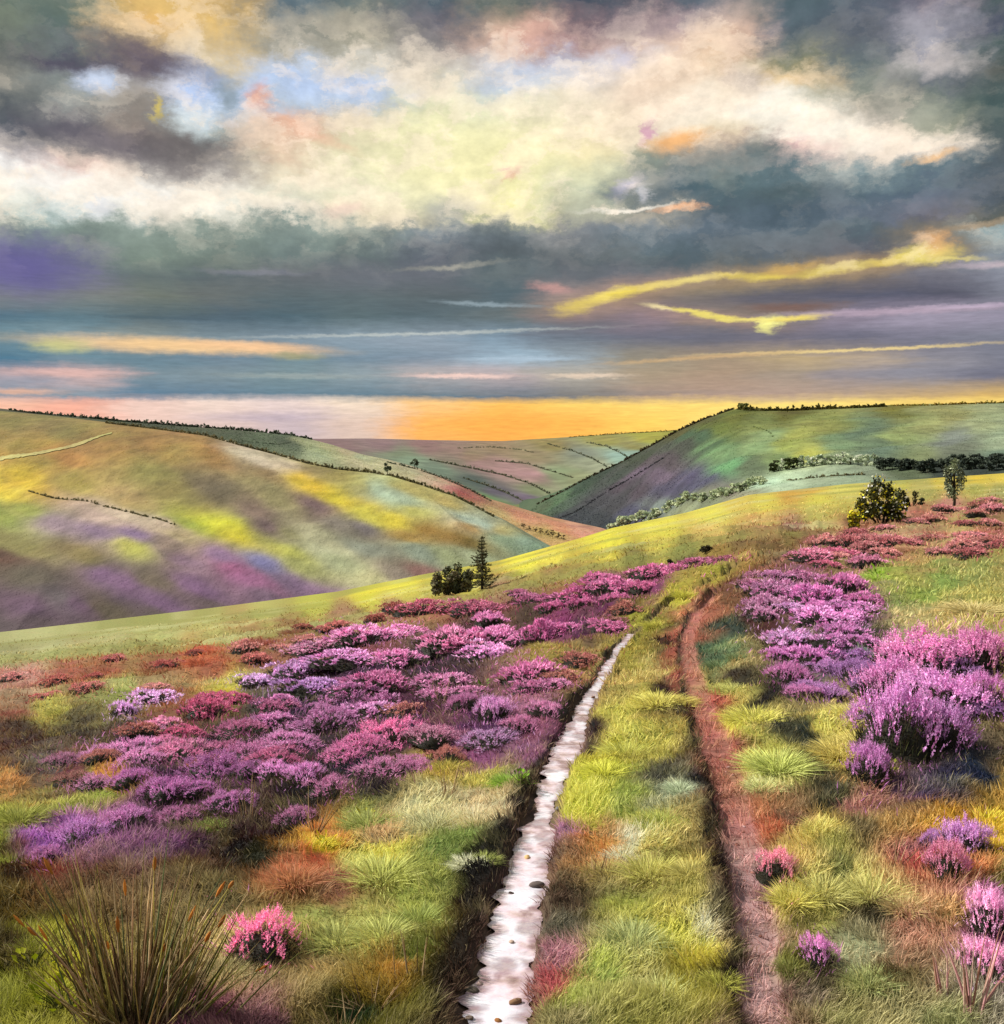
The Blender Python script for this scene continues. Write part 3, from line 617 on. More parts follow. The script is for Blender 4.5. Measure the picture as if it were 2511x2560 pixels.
# ------------------------------------------------------------------ heather
def heather_proto(detail, seed):
    global RNG
    RNG = np.random.default_rng(seed)
    n = 620 if detail else 420
    th = RNG.uniform(0, 2*np.pi, n); r = np.sqrt(RNG.random(n))
    lump = 1+.24*np.sin(3*th+seed)+.18*np.sin(5*th+2*seed)+.1*np.sin(11*th+seed)
    hz = np.sqrt(np.clip(1-r**2, 0, 1))
    nz = fbm(np.cos(th)*r*3+seed*3, np.sin(th)*r*3, seed, 3)
    P = np.stack([np.cos(th)*r*lump*.92, np.sin(th)*r*lump*.92, (hz*.85+.05)*(1+.55*nz)*.9], 1)
    keep = (fbm(P[:, 0]*2.6+9, P[:, 1]*2.6+seed, seed+5, 2) > -.28) & (P[:, 2] > .18+.1*RNG.random(n))
    P = P[keep]; n = len(P)
    D = P*np.array([.8, .8, .6])+np.array([0, 0, .75])+RNG.normal(size=(n, 3))*.22; D /= np.linalg.norm(D, axis=1)[:, None]
    bl = Bag()
    hue = RNG.random(n)
    cols = np.where(hue[:, None] < .2, [[1.35, 1.25, 1.3]], np.where(hue[:, None] < .45, [[.95, .62, .8]], [[1, .9, 1.0]]))*RNG.uniform(.7, 1.15, n)[:, None]
    if detail:
        L = RNG.uniform(.16, .27, n)
        for j in range(9):
            t = j/8; Pj = P+D*(L*(t-.15))[:, None]
            nd = RNG.normal(size=(n, 3)); nd -= D*(nd*D).sum(1)[:, None]; nd /= np.linalg.norm(nd, axis=1)[:, None]
            Dj = nd*.9+D*.55; Dj /= np.linalg.norm(Dj, axis=1)[:, None]
            s = RNG.uniform(.036, .056, n)*(1.15-.6*t)
            c = cols*RNG.uniform(.75, 1.3, (n, 1))
            bl.add(*blades(Pj, Dj, s, s*.75, np.zeros((n, 3)), c*.75, c))
    else:
        for j in range(3):
            Pj = P+RNG.normal(size=(n, 3))*.03; L = RNG.uniform(.1, .2, n)
            c = cols*RNG.uniform(.75, 1.3, (n, 1)); Dj = D+RNG.normal(size=(n, 3))*.2; Dj /= np.linalg.norm(Dj, axis=1)[:, None]
            bl.add(*blades(Pj, Dj, L, np.full(n, .05), np.zeros((n, 3)), c*.7, c))
    fo = Bag()
    # twiggy core
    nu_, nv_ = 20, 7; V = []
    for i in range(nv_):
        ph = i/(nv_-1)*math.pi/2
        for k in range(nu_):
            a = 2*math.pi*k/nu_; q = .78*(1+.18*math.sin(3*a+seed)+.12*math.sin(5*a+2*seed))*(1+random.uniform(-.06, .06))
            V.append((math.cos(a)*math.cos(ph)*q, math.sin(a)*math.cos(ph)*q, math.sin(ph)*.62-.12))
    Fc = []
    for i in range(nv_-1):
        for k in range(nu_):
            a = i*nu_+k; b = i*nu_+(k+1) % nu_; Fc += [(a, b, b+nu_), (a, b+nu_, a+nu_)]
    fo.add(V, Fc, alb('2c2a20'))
    m = 900 if detail else 420
    th = RNG.uniform(0, 2*np.pi, m); r = np.sqrt(RNG.random(m))*1.02; hz = np.sqrt(np.clip(1-r**2, 0, 1))
    Q = np.stack([np.cos(th)*r*.95, np.sin(th)*r*.95, hz*.6*RNG.uniform(.5, 1.05, m)-.04], 1)
    D = Q*.8+np.array([0, 0, .7])+RNG.normal(size=(m, 3))*.3; D /= np.linalg.norm(D, axis=1)[:, None]
    g = np.array([alb('3c4028'), alb('4a4630'), alb('5a5c34'), alb('30302a'), alb('5c4c3c')])[RNG.integers(0, 5, m)]
    fo.add(*blades(Q, D, RNG.uniform(.12, .26, m), np.full(m, .018 if detail else .035), RNG.normal(size=(m, 3))*.02, g*.7, g*1.2))
    root = empty('heather_bush', (0, 0, 0))
    a = obj('foliage', fo.mesh('heather_foliage', False), M_LEAF, root)
    b = obj('blossom', bl.mesh('heather_blossom', False), M_BLOOM, root)
    reg(root, a, b)
    return root
PROTO = {True: [heather_proto(True, s) for s in (1, 2, 3, 4)], False: [heather_proto(False, s) for s in (5, 6, 7, 8, 9)]}
USED = set()
RNG = np.random.default_rng(5)
def heather(u, v, ru, rv, h, label=None, group=None, k=1.0, tall=1.0):
    """mound whose middle is seen at (u,v)"""
    base = moor_pt(u, v+rv*.75)[0]; s = base[1]/F; rx = ru*s*1.12
    detail = base[1] < 13
    yb = moorY(np.array([float(u)]), np.array([float(v+rv)]))[0]; yf = moorY(np.array([float(u)]), np.array([max(float(v-rv), A_VB(u)+6)]))[0]
    ry = min(max((yf-yb)*.38, rx*.45), rx*1.1); hz = min(max(rv*s*1.9*tall, rx*.36), rx*1.0*tall)
    pr = random.choice(PROTO[detail])
    o = pr if pr.name not in USED else copy_tree(pr)
    USED.add(pr.name)
    o.location = (base[0], base[1]+ry*.25, base[2]-.03*hz)
    o.scale = (rx, ry, hz*random.uniform(.85, 1.2)); o.rotation_euler = (random.uniform(-.08, .08), random.uniform(-.14, .14), random.uniform(-.45, .45)+random.choice((0, math.pi)))
    c = hexlin(h)/LIGHT*3.0*k; c = c*.68+.32*c.mean()+.035; c = c*np.array([1.05, 1, .96])
    lc = random.uniform(.7, 1.1)
    for ch in (o.children if o.children else []): pass
    HE_COL.append((o, c, lc)); HPATCH.append((u, v, ru, rv, hexlin(h)))
    rgb = hexlin(h); r, g, b = rgb
    hue = 'lilac' if b > r*1.02 else ('magenta' if g < r*.36 else 'pink')
    if label is None:
        if u < 1100:
            reg_ = 'near the brow' if v < 1180 else ('in the middle of the slope' if v < 1360 else 'lower on the slope')
            label = 'low mound of %s heather left of the track, %s' % (hue, reg_)
        else:
            reg_ = 'far along the track' if v < 1145 else 'beyond the right rut'
            label = 'mound of %s heather %s' % (hue, reg_)
        group = label.replace('low mound', 'mounds').replace('mound of', 'mounds of')
    tag(o, label, 'heather', group)
    return o
HE_COL = []; HPATCH = []
HL = '''430,1528,46,15,a060a0 330,1555,44,14,98588c 560,1548,40,13,98608c 625,1500,46,15,a06090 1170,1115,60,16,b8609a 1235,1096,48,12,b85c94 1090,1136,55,14,ac508c 1285,1086,40,9,a85488 1335,1075,40,8,a0507c 1015,1142,48,12,9c5080 1385,1062,34,7,98506c
800,1162,60,14,a8506c 900,1157,60,15,a04c70 690,1210,70,17,c07ab0 755,1196,52,14,c880b8 600,1226,60,14,b080a0 860,1222,70,20,c074a4 940,1208,50,18,c078b0 925,1240,55,16,c890c8 1022,1198,42,18,b05898
1010,1272,60,18,b868a0 560,1277,60,15,a880b8 655,1266,70,15,b87ab8 745,1256,50,14,c078b0 482,1292,36,12,b8a0d0 590,1312,60,15,a078b8 655,1322,50,14,a06098 285,1328,45,11,c0a0d0
235,1350,26,14,b898cc 385,1355,46,16,b04878 300,1378,45,12,c078a0 720,1302,58,17,a85890 835,1290,55,15,b070a0 690,1350,60,15,b078b0 615,1370,60,15,9c6098 880,1340,32,18,9c5c90
935,1350,36,24,b480b8 540,1402,60,15,b070a8 470,1440,60,18,a05890 520,1462,55,15,a84c80 255,1420,55,17,b878b0 335,1432,60,16,b86898 735,1392,68,23,c864a0 680,1424,52,18,b45c98
395,1476,58,20,904c90 310,1505,50,18,a058a0 575,1478,36,20,b878b8 820,1400,55,14,a87090 930,1400,58,13,9c78a8 145,1588,50,24,a068b0 235,1560,46,20,a464a4
80,1622,30,18,9c5c98 1050,1300,36,14,b070a0 780,1445,36,14,a86898 120,1440,36,12,906080 450,1385,50,13,9c5080 180,1430,40,14,a870a0 1000,1310,40,13,a86494
1470,1122,50,18,a870a0 1545,1130,55,20,b868b0 1605,1108,42,17,b464a4 1565,1168,60,19,c080c0 1500,1198,48,20,b890c4 1545,1232,50,20,b068b0 1502,1272,40,20,a860a0 1622,1265,44,20,8a5ca0
1572,1294,44,18,9868a8 1545,1060,42,9,c07898 1595,1048,40,8,b85c80 1645,1062,32,12,b06c90 1450,1152,34,18,a878a0 1600,1190,40,16,b070b0 1440,1095,30,10,a06c88 1520,1085,36,12,a86c98'''
for t in HL.split():
    a, b, c, d, e = t.split(','); heather(float(a), float(b), float(c), float(d), e)
_r = random.Random(3); _pts = [(float(t.split(',')[0]), float(t.split(',')[1])) for t in HL.split()]; _hs = [t.split(',') for t in HL.split()]
def fill(n, u0, u1, up, lo, gapk, ruk, labf, grp):
    made = 0
    for _ in range(n*30):
        if made >= n: break
        u = _r.uniform(u0, u1); a, b = np.interp(u, *zip(*up)), np.interp(u, *zip(*lo))
        if b-a < 4: continue
        v = _r.uniform(a, b); ru = _r.uniform(.75, 1.25)*ruk*(.45+.55*min(1, (v-A_VB(u))/330)); rv = ru*_r.uniform(.26, .4)
        if any(abs(u-q[0]) < ru*gapk and abs(v-q[1]) < rv*gapk*.95 for q in _pts): continue
        _pts.append((u, v)); q = min(_hs, key=lambda t: abs(float(t[0])-u)*.6+abs(float(t[1])-v)+_r.uniform(0, 60))
        heather(u, v, ru, rv, q[4] if ruk != 44 or _r.random() > .25 else _r.choice(('9c6450', '84584c', 'a87060')), labf, grp); made += 1
fill(54, 130, 1340, [(130, 1440), (300, 1340), (480, 1272), (700, 1192), (900, 1142), (1100, 1106), (1340, 1058)], [(130, 1480), (300, 1540), (500, 1500), (700, 1472), (900, 1430), (1000, 1400), (1075, 1310), (1130, 1210), (1200, 1150), (1340, 1085)], .95, 44,
     'small heather bush filling a gap in the band of heather left of the track', 'small heather bushes in the left band')
fill(24, 1430, 1650, [(1430, 1095), (1650, 1050)], [(1430, 1180), (1520, 1310), (1650, 1300)], .95, 38, 'small heather bush filling a gap in the heather beyond the right rut', 'small heather bushes beyond the right rut')
fill(10, 1650, 1900, [(1650, 1230), (1900, 1220)], [(1650, 1480), (1900, 1400)], .9, 44, 'small pink heather bush tucked into the bank at the right edge', 'small heather bushes in the right bank')
_hs = [['0', '0', '0', '0', h] for h in ('b07874', 'a86464', 'b88078', 'a05858', 'b87c80')]
fill(36, 1560, 1900, [(1560, 1030), (1700, 985), (1900, 940)], [(1560, 1065), (1700, 1068), (1900, 1050)], .85, 44, 'dusky rose heather below the gorse on the right skyline', 'dusky rose heather bushes below the gorse')
_hs = [['0', '0', '0', '0', h] for h in ('a8604c', '9c4c40', 'b06c60', '94503c', 'b88478')]
fill(22, 0, 820, [(0, 1285), (380, 1235), (820, 1140)], [(0, 1370), (380, 1290), (820, 1165)], 1.0, 40, 'rusty faded heather along the upper left edge of the moor', 'rusty heather bushes along the upper left edge')
BIG = 'large heather bushes at the right edge'
for (u, v, ru, rv, h, lab) in [
    (1760, 1240, 95, 36, 'c070b0', 'large pink heather bush at the back of the right hand heather bank'),
    (1862, 1238, 52, 38, 'b468a4', 'upright heather bush by the right picture edge, top of the bank'),
    (1705, 1292, 60, 34, 'b870b4', 'rounded pink heather bush at the upper left of the right hand bank'),
    (1795, 1336, 88, 34, 'b878bc', 'wide lilac pink heather bush in the middle of the right hand bank'),
    (1708, 1400, 72, 42, 'b070b8', 'purple pink heather bush low on the right hand bank beside the pale tussocks'),
    (1652, 1452, 40, 42, 'a868b0', 'lowest purple heather bush at the left foot of the right hand bank'),
    (1868, 1335, 44, 36, 'a860a8', 'dark pink heather bush at the right edge, middle of the bank'),
    (1790, 1405, 58, 28, '9c64a8', 'muted purple heather bush at the right foot of the bank'),
    (490, 1768, 68, 46, 'd86ca4', 'bright pink heather clump alone in the grass right of the big rush'),
    (1552, 1785, 34, 50, 'bc74bc', 'small upright violet heather near the bottom right of the right rut'),
    (1474, 1640, 38, 44, 'c87890', 'rosy heather sprig growing on the edge of the right rut'),
    (1835, 1592, 48, 32, 'a874b8', 'soft violet heather beside the yellow grass at the right edge'),
    (1800, 1648, 42, 24, 'b46c90', 'dusky pink heather below the violet clump at the right edge'),
    (1772, 1592, 22, 20, '9c70b0', 'smallest violet heather tuft left of the yellow grass'),
    (1880, 1745, 44, 38, 'd09cc8', 'pink heather behind the bare twigs at the right edge'),
    (1868, 1822, 46, 36, 'cc90bc', 'pink heather at the foot of the bare twigs, bottom right')]:
    heather(u, v, ru, rv, h, lab, BIG if v < 1460 and u > 1600 else None, tall=1.5 if u > 520 else 1.0)
# colours by object
def kids_of(o): return [c for c in bpy.data.objects if c.parent == o]
par = {}
for c in bpy.data.objects:
    if c.parent: par.setdefault(c.parent.name, []).append(c)
for o, c, lc in HE_COL:
    for ch in par[o.name]:
        if ch.name.startswith('blossom'): ch.color = (*c, 1)
        else: ch.color = (lc, lc*random.uniform(.85, 1.05), lc*.95, 1)

# ------------------------------------------------------------------ grass: the sward
def sward():
    N = 430000
    u = RNG.uniform(-180, 2090, N); v0 = A_VB(u)+3
    v = v0+(2330-v0)*RNG.random(N)**.95
    Y = moorY(u, v); x, y, z = at(u, v, Y); d, ql, qr, dl, dr = disp(x, y); z = z+d
    dist = np.hypot(x, y)
    keep = ~((ql < 1.0+.35*vnoise(x*5, y*5, 29)) & (dist < 30)) & ~((qr < .95) & (RNG.random(N) > .3+.5*(vnoise(x*2.5, y*2.5, 19) > .12)) & (dist < 40))
    bare = fbm(x*1.1, y*1.1, 91, 3)
    keep &= ~((bare < -.42) & (RNG.random(N) < .6))
    u, v, x, y, z, dist, ql, qr, dl, dr = [q[keep] for q in (u, v, x, y, z, dist, ql, qr, dl, dr)]
    n = len(u)
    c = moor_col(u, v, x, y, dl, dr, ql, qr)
    hea = np.zeros(n, bool); pick = RNG.random(n)
    for (hu, hv, hru, hrv, hc) in HPATCH:
        g = np.exp(-(((u-hu)/(hru*1.25))**2+((v-hv-hrv*.2)/(hrv*1.35))**2)**1.3)
        m = (pick < .62*g*(.12+.88*sstep(6.5, 12, dist))) & ~hea
        c[m] = hc*.9; hea |= m
        # shade at the foot of each bush, darkened into the blade colour
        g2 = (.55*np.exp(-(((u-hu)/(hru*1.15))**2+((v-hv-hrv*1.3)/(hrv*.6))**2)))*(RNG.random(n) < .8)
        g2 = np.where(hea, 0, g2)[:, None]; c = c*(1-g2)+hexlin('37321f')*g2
    clump = fbm(x/.35, y/.35, 93, 3); big = fbm(x/1.4, y/1.4, 95, 3)
    L = (.055+.05*np.clip(clump+.35, 0, 1.2)+.03*np.clip(big+.3, 0, 1))*RNG.uniform(.6, 1.5, n)
    L *= 1+.5*sstep(8, 30, dist)
    fieldy = 1-sstep(14, 60, v-A_VB(u))*1.0
    L *= 1-.5*fieldy
    L[hea] *= .9
    a = fbm(x/.45, y/.45, 97, 3)*9.0
    lean = np.stack([np.cos(a), np.sin(a)-.2, 0*a], 1)*(.15+.35*RNG.random(n))[:, None]
    D = np.array([0, 0, 1.0])+lean+RNG.normal(size=(n, 3))*np.array([.38, .38, .12]); D /= np.linalg.norm(D, axis=1)[:, None]
    Wd = np.maximum(.0045, .00085*dist)*RNG.uniform(.7, 1.5, n)
    bend = lean*(L*.35)[:, None]; bend[:, 2] -= L*.12
    val = RNG.uniform(.72, 1.38, n)*(1+.35*np.clip(clump, -1, 1))
    c = c*.86+.14*c.mean(1)[:, None]; c = c/LIGHT*np.where(hea, 2.3, 2.15)[:, None]*(1+(val-1)*(1-.75*fieldy))[:, None]*np.array([1.09, .97, .97])
    gp = (sstep(-.18, -.5, big)*.0+np.clip(-.25-fbm(x/.8, y/.55, 96, 3), 0, .5)*1.5*sstep(40, 90, v-A_VB(u)))[:, None]; gp = np.clip(gp, 0, .75)
    c = c*(1-gp)+alb('3a3420')*gp; L *= 1-.4*gp[:, 0]
    hi = np.clip(clump*.9, 0, .5)[:, None]*np.where(hea, 0, 1)[:, None]*sstep(60, 140, v-A_VB(u))[:, None]*.5; c = c*(1-hi)+alb('dcd894', 1.3)*hi
    straw = RNG.random(n) < .06
    c[straw] = c[straw]*.5+alb('c8b88c')*.6
    c = np.clip(c, 0, .85)
    P = np.stack([x, y, z-.012], 1)
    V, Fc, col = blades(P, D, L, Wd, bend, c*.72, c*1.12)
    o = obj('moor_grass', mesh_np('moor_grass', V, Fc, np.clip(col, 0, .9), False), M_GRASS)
    tag(o, 'short moorland grass and low sprigs covering the slope', 'grass', kind='stuff')
sward()

# ------------------------------------------------------------------ tussocks
def tussock_proto(seed, dense=520):
    global RNG
    RNG = np.random.default_rng(100+seed); n = dense
    th = RNG.uniform(0, 2*np.pi, n); r = np.sqrt(RNG.random(n))*.55
    P = np.stack([np.cos(th)*r, np.sin(th)*r, .12*(1-r)-.1], 1)
    D = np.stack([np.cos(th)*r*1.3, np.sin(th)*r*1.3, .9-.5*r], 1)+RNG.normal(size=(n, 3))*.22; D /= np.linalg.norm(D, axis=1)[:, None]
    L = RNG.uniform(.45, 1.0, n); bend = np.stack([np.cos(th)*r*.5, np.sin(th)*r*.5, -L*.22], 1)
    val = RNG.uniform(.65, 1.35, (n, 1)); c = np.tile([1, 1, 1.0], (n, 1))*val
    b = Bag(); b.add(*blades(P, D, L, RNG.uniform(.018, .035, n), bend, c*.6, c*1.15))
    me = b.mesh('grass_tussock', False); return me
TUSS = [tussock_proto(s) for s in range(5)]
RNG = np.random.default_rng(77)
TL = '''1430,1360,55,c4c04c 1475,1455,65,b8c060 1635,1410,60,c8bc60 1590,1420,50,c4b458 1250,1335,55,ccc458 1190,1420,48,b8b850 1145,1465,42,c8c838 1655,1700,60,bcb868 1560,1700,55,b8b464
1505,1715,45,c4bc50 885,1650,32,dcdcb0 725,1665,70,b8bc60 820,1570,60,b0b080 905,1560,45,c8bc90 700,1570,55,98a050 640,1770,60,a4a858 725,1770,60,b4b860 1235,1650,60,b8b458 1150,1650,45,a89850
1310,1665,45,b4ac58 1200,1790,60,a0a868 1330,1790,55,b8b840 1255,1880,60,b8bc70 1130,1860,55,9cac50 1365,1860,40,a8a838 430,1830,50,a8a068 965,1490,34,88a830 1115,1560,30,b8b040 1390,1300,34,b4b45c
1255,1565,45,a0a848 180,1510,34,98a440 225,1320,22,94a050 425,1312,18,c8bc38 115,1355,30,a4a048 400,1572,30,88983c 35,1575,50,94983c 100,1880,50,a4a418 1850,1172,55,c0b070 1660,1090,28,a0b840
618,1612,24,e0c820 1650,1865,50,98a060 1705,1915,45,909064 1800,1930,50,7c8454 1340,1950,50,8c8c30 1150,1950,50,98a050 1030,1240,26,a89848 1290,1500,32,b4c09c 1180,1610,34,c8c8a8 850,1450,34,b0a440
1890,1600,34,c8ac18 1785,1575,28,bc9820 1560,1585,40,c0b458 1715,1730,45,b8a068 1500,1830,32,7c8038 60,1800,40,8c9014 1360,1255,24,687c50 1400,1245,22,748454 920,1640,28,98a04c 795,1740,50,98a44c
560,1690,50,b0744c 640,1600,30,c08848 1615,1360,40,c4bc60 1450,1490,36,c0c480 1300,1330,26,b8a850 1210,1250,26,a8a040 1240,1180,24,b0ac38 1300,1140,24,b8b434 20,1350,26,985c4c 380,1270,30,b05c38
500,1225,30,944c3c 300,1280,28,98603c 60,1305,28,b88878 560,1205,28,8c5a40 1760,1010,30,b07060 1690,1025,32,a86858 1830,1030,34,c8a878 1885,1025,30,b06458 1620,1020,26,a04c4c 1730,1045,30,b88c68
650,1185,26,a06050 760,1170,24,a86c60 850,1160,24,984c50'''
first = set()
COLW = [('yellow', lambda r, g, b: b < .12*max(r, g) and r > .45), ('reddish', lambda r, g, b: r > 1.9*g), ('pale', lambda r, g, b: b > .35*g and g > .38), ('yellow green', lambda r, g, b: g > .4), ('green', lambda r, g, b: g >= r*.98), ('olive brown', lambda r, g, b: True)]
for t in TL.split():
    a, b, c, h = t.split(','); u, v, w = float(a), float(b), float(c)
    p = moor_pt(u, v)[0]; R = w*p[1]/F
    o = bpy.data.objects.new('grass_tussock', random.choice(TUSS)); link(o)
    if not o.data.materials: o.data.materials.append(M_TUFT)
    s = R*1.15; o.location = (p[0], p[1], p[2]); o.scale = (s, s, min(s*.75, .2)*random.uniform(.85, 1.15)); o.rotation_euler = (0, 0, random.uniform(0, 6.28))
    cc = hexlin(h); cc = cc*.86+.14*cc.mean(); cc = np.clip(cc/LIGHT*2.0, 0, .9); o.color = (*cc, 1)
    r_, g_, b_ = hexlin(h)
    word = next(k for k, f in COLW if f(r_, g_, b_))
    where = 'between the two ruts' if 1050 < u < 1400 and v > 1130 else ('right of the track' if u >= 1350 else 'left of the track')
    dep = 'close to the viewer' if v > 1620 else ('in the middle distance' if v > 1290 else 'far up the slope')
    tag(o, '%s grass tussock %s, %s' % (word, where, dep), 'grass tussock', '%s tussocks %s, %s' % (word, where, dep))

# ------------------------------------------------------------------ rushes and dry stalks
def rush(u, v, n, hpx, spread, label, heads=0, cols=None, rad=.0032, name='rush_clump', cat='rush', lean=0.0, foot=.07, group=None, hcol='d08838'):
    p = moor_pt(u, v)[0]; hh = hpx*p[1]/F
    t = empty(name, (p[0], p[1], p[2]-.03)); tag(t, label, cat, group); b = Bag()
    cols = cols or [alb('9c9458'), alb('7c6c48'), alb('b4b060'), alb('5c5434'), alb('c8b890'), alb('8c7450'), alb('607048'), alb('b09878')]
    tips = []
    for i in range(n):
        ang = lean+spread*(2*(i+random.random())/n-1); dep = random.uniform(-.5, .4)*spread
        L = hh*random.uniform(.5, 1.0)*(1-.18*abs(ang))
        f = np.array([random.gauss(0, foot), random.gauss(0, foot*.6), 0]) if i else np.zeros(3)
        f[0] = np.sign(ang-lean)*abs(f[0])
        d = np.array([math.sin(ang), math.sin(dep), math.cos(ang)]); d /= np.linalg.norm(d)
        sag = random.uniform(.02, .22)*L*(abs(ang)+.15)
        pts = [f+d*L*s+np.array([math.copysign(sag*.5, ang)*s*s, 0, -sag*s*s]) for s in (0, .25, .5, .75, 1)]
        r = rad*random.uniform(.7, 1.4); c = np.clip(np.array(cols[i % len(cols)])*random.uniform(1.0, 1.9), 0, .85)*np.array([1.08, .97, .98])
        V, Fc = tube(pts, [r, r, r*.85, r*.6, r*.2], 4); cc = np.repeat(np.array([c*.6, c*.8, c, c*1.1, c*1.2]), 4, 0)
        b.add(V, Fc, cc); tips.append((pts[-1], pts[-1]-pts[-2], L))
    obj('stems', b.mesh('stems'), M_LEAF, t)
    random.shuffle(tips)
    for q, (tp, td, L) in enumerate(tips[:heads]):
        hb = Bag(); td = td/np.linalg.norm(td); k = .032*random.uniform(.6, 1.4)
        V, Fc = tube([tp-td*k, tp-td*k*.3, tp+td*k*.4, tp+td*k], [rad*.8, rad*2.1, rad*1.8, rad*.3], 6); hb.add(V, Fc, alb(hcol)*random.uniform(1.3, 2))
        obj('seed_head', hb.mesh('seed_head'), M_LEAF, t)
    return t
rush(250, 1925, 150, 425, .5, 'big clump of tall dark rushes with orange seed heads, bottom left corner', heads=10, foot=.10, rad=.0042, hcol='b87430')
rush(215, 1925, 26, 330, .35, 'lesser rush clump against the left side of the big rush', heads=4, lean=-.38, cols=[alb('7c5c3c'), alb('5c4430'), alb('8c8050')])
rush(275, 1935, 70, 260, .75, 'short pale straw blades round the foot of the big rush', cols=[alb('d0c498'), alb('a89868'), alb('8c8048')], foot=.12, rad=.004)
rush(330, 1925, 30, 340, .35, 'greenish rush clump leaning right beside the big rush', heads=2, lean=.42, cols=[alb('8c9438'), alb('6c7434'), alb('a49c6c')])
DRY = [alb('c0b088'), alb('8c7450'), alb('a89870'), alb('5c4c38')]
for (u, v, n, h, sp, lab, ln) in [
    (850, 1510, 12, 110, .3, 'thin dry stalks standing between heather and the green bank', .1),
    (835, 1345, 9, 90, .25, 'pale dry stalks in the heather above the bright pink mound', 0),
    (600, 1590, 12, 120, .45, 'crossed straw coloured stalks below the lower heather', .1),
    (470, 1560, 8, 110, .2, 'few upright stalks in the heather right of the big rush', 0),
    (705, 1900, 16, 130, .9, 'splayed straw blades in the dark grass at the bottom', -.2),
    (640, 1940, 14, 110, .8, 'dark splayed grass blades at the bottom edge left of the puddle', -.3),
    (335, 1945, 7, 70, .9, 'little star of whitish stalks under the big rush', .3),
    (775, 1860, 6, 130, .15, 'single file of thin stalks left of the puddle', 0),
    (1845, 1915, 11, 210, .4, 'pinkish bare twigs rising at the bottom right', .1),
    (1790, 1880, 5, 130, .2, 'two whitish bare twigs left of the pink ones', -.05),
    (1700, 1640, 8, 110, .4, 'thin brown twigs below the right hand heather bank', .3),
    (1840, 1690, 5, 110, .3, 'brown twig leaning over the dusky pink heather', .5),
    (1265, 1290, 5, 40, .4, 'tiny stalks on the grass strip between the ruts', 0),
    (1130, 1650, 9, 70, .3, 'whitish grass blades on the right bank of the puddle', .1),
    (1890, 1290, 5, 70, .2, 'pale stalks rising over the right edge heather', 0)]:
    wide = u in (1845, 1790)
    rush(u, v, n, h, sp, lab, heads=0, cols=[alb('c89c9c'), alb('a88070'), alb('d0b8a8')] if wide else DRY, rad=.0055 if wide else .0026, name='dry_stalks', cat='dry stalks', lean=ln, foot=.03)

def leaves(u, v, n, wpx, cols, label, size):
    p = moor_pt(u, v)[0]; s = p[1]/F; t = empty('leafy_plant', (p[0], p[1], p[2]-.01)); tag(t, label, 'plant')
    st = Bag(); lf = Bag()
    for i in range(n):
        a = random.uniform(0, 6.28); r = wpx*s*random.uniform(.2, 1); hh = random.uniform(.25, .9)*wpx*s
        tip = np.array([math.cos(a)*r, math.sin(a)*r*.6, hh])
        V, Fc = tube([(0, 0, 0), tip*.5+[0, 0, hh*.15], tip], [.003, .0025, .0015], 4); st.add(V, Fc, alb('5c6028'))
        d = tip/np.linalg.norm(tip)*size; sd = np.cross(d, [0, 0, 1]); sd = sd/np.linalg.norm(sd)*size*.38; upv = np.array([0, 0, size*.12])
        V = [tip, tip+d*.45+sd+upv, tip+d*.5-upv, tip+d*.45-sd+upv, tip+d]
        lf.add(V, [(0, 1, 2), (0, 2, 3), (1, 4, 2), (2, 4, 3)], np.array(random.choice(cols))*random.uniform(.8, 1.2))
    obj('stems', st.mesh('stems'), M_LEAF, t); obj('leaves', lf.mesh('leaves', False), M_LEAF, t)
YL = [alb('b4b818', 1.2), alb('94a018', 1.2), alb('c8c830', 1.1)]
leaves(120, 1905, 26, 70, YL, 'yellow green leafy plant at the left foot of the big rush', .055)
leaves(65, 1830, 14, 60, YL, 'smaller yellow green leaves at the left picture edge', .045)
leaves(690, 1545, 12, 26, [alb('d0cc30'), alb('b8b430')], 'tiny bright yellow plant below the lower heather mounds', .035)
leaves(612, 1610, 16, 24, [alb('e0cc18', 1.2), alb('d0b818')], 'yellow flowering plant beside the orange grass', .035)
leaves(985, 1492, 14, 28, [alb('88b428', 1.2), alb('70982c')], 'fresh green leafy plant on the left bank of the puddle', .04)
leaves(915, 1300, 12, 20, [alb('84ac3c', 1.2), alb('6c9434')], 'bright green sprig among the purple heather', .06)
leaves(1665, 1088, 14, 22, [alb('a8d030', 1.1), alb('84ac2c')], 'lime green sprig in the pasture right of the track', .09)
leaves(1690, 1470, 10, 28, [alb('a8a830'), alb('88902c')], 'yellow green shoots in the lowest purple bush', .04)

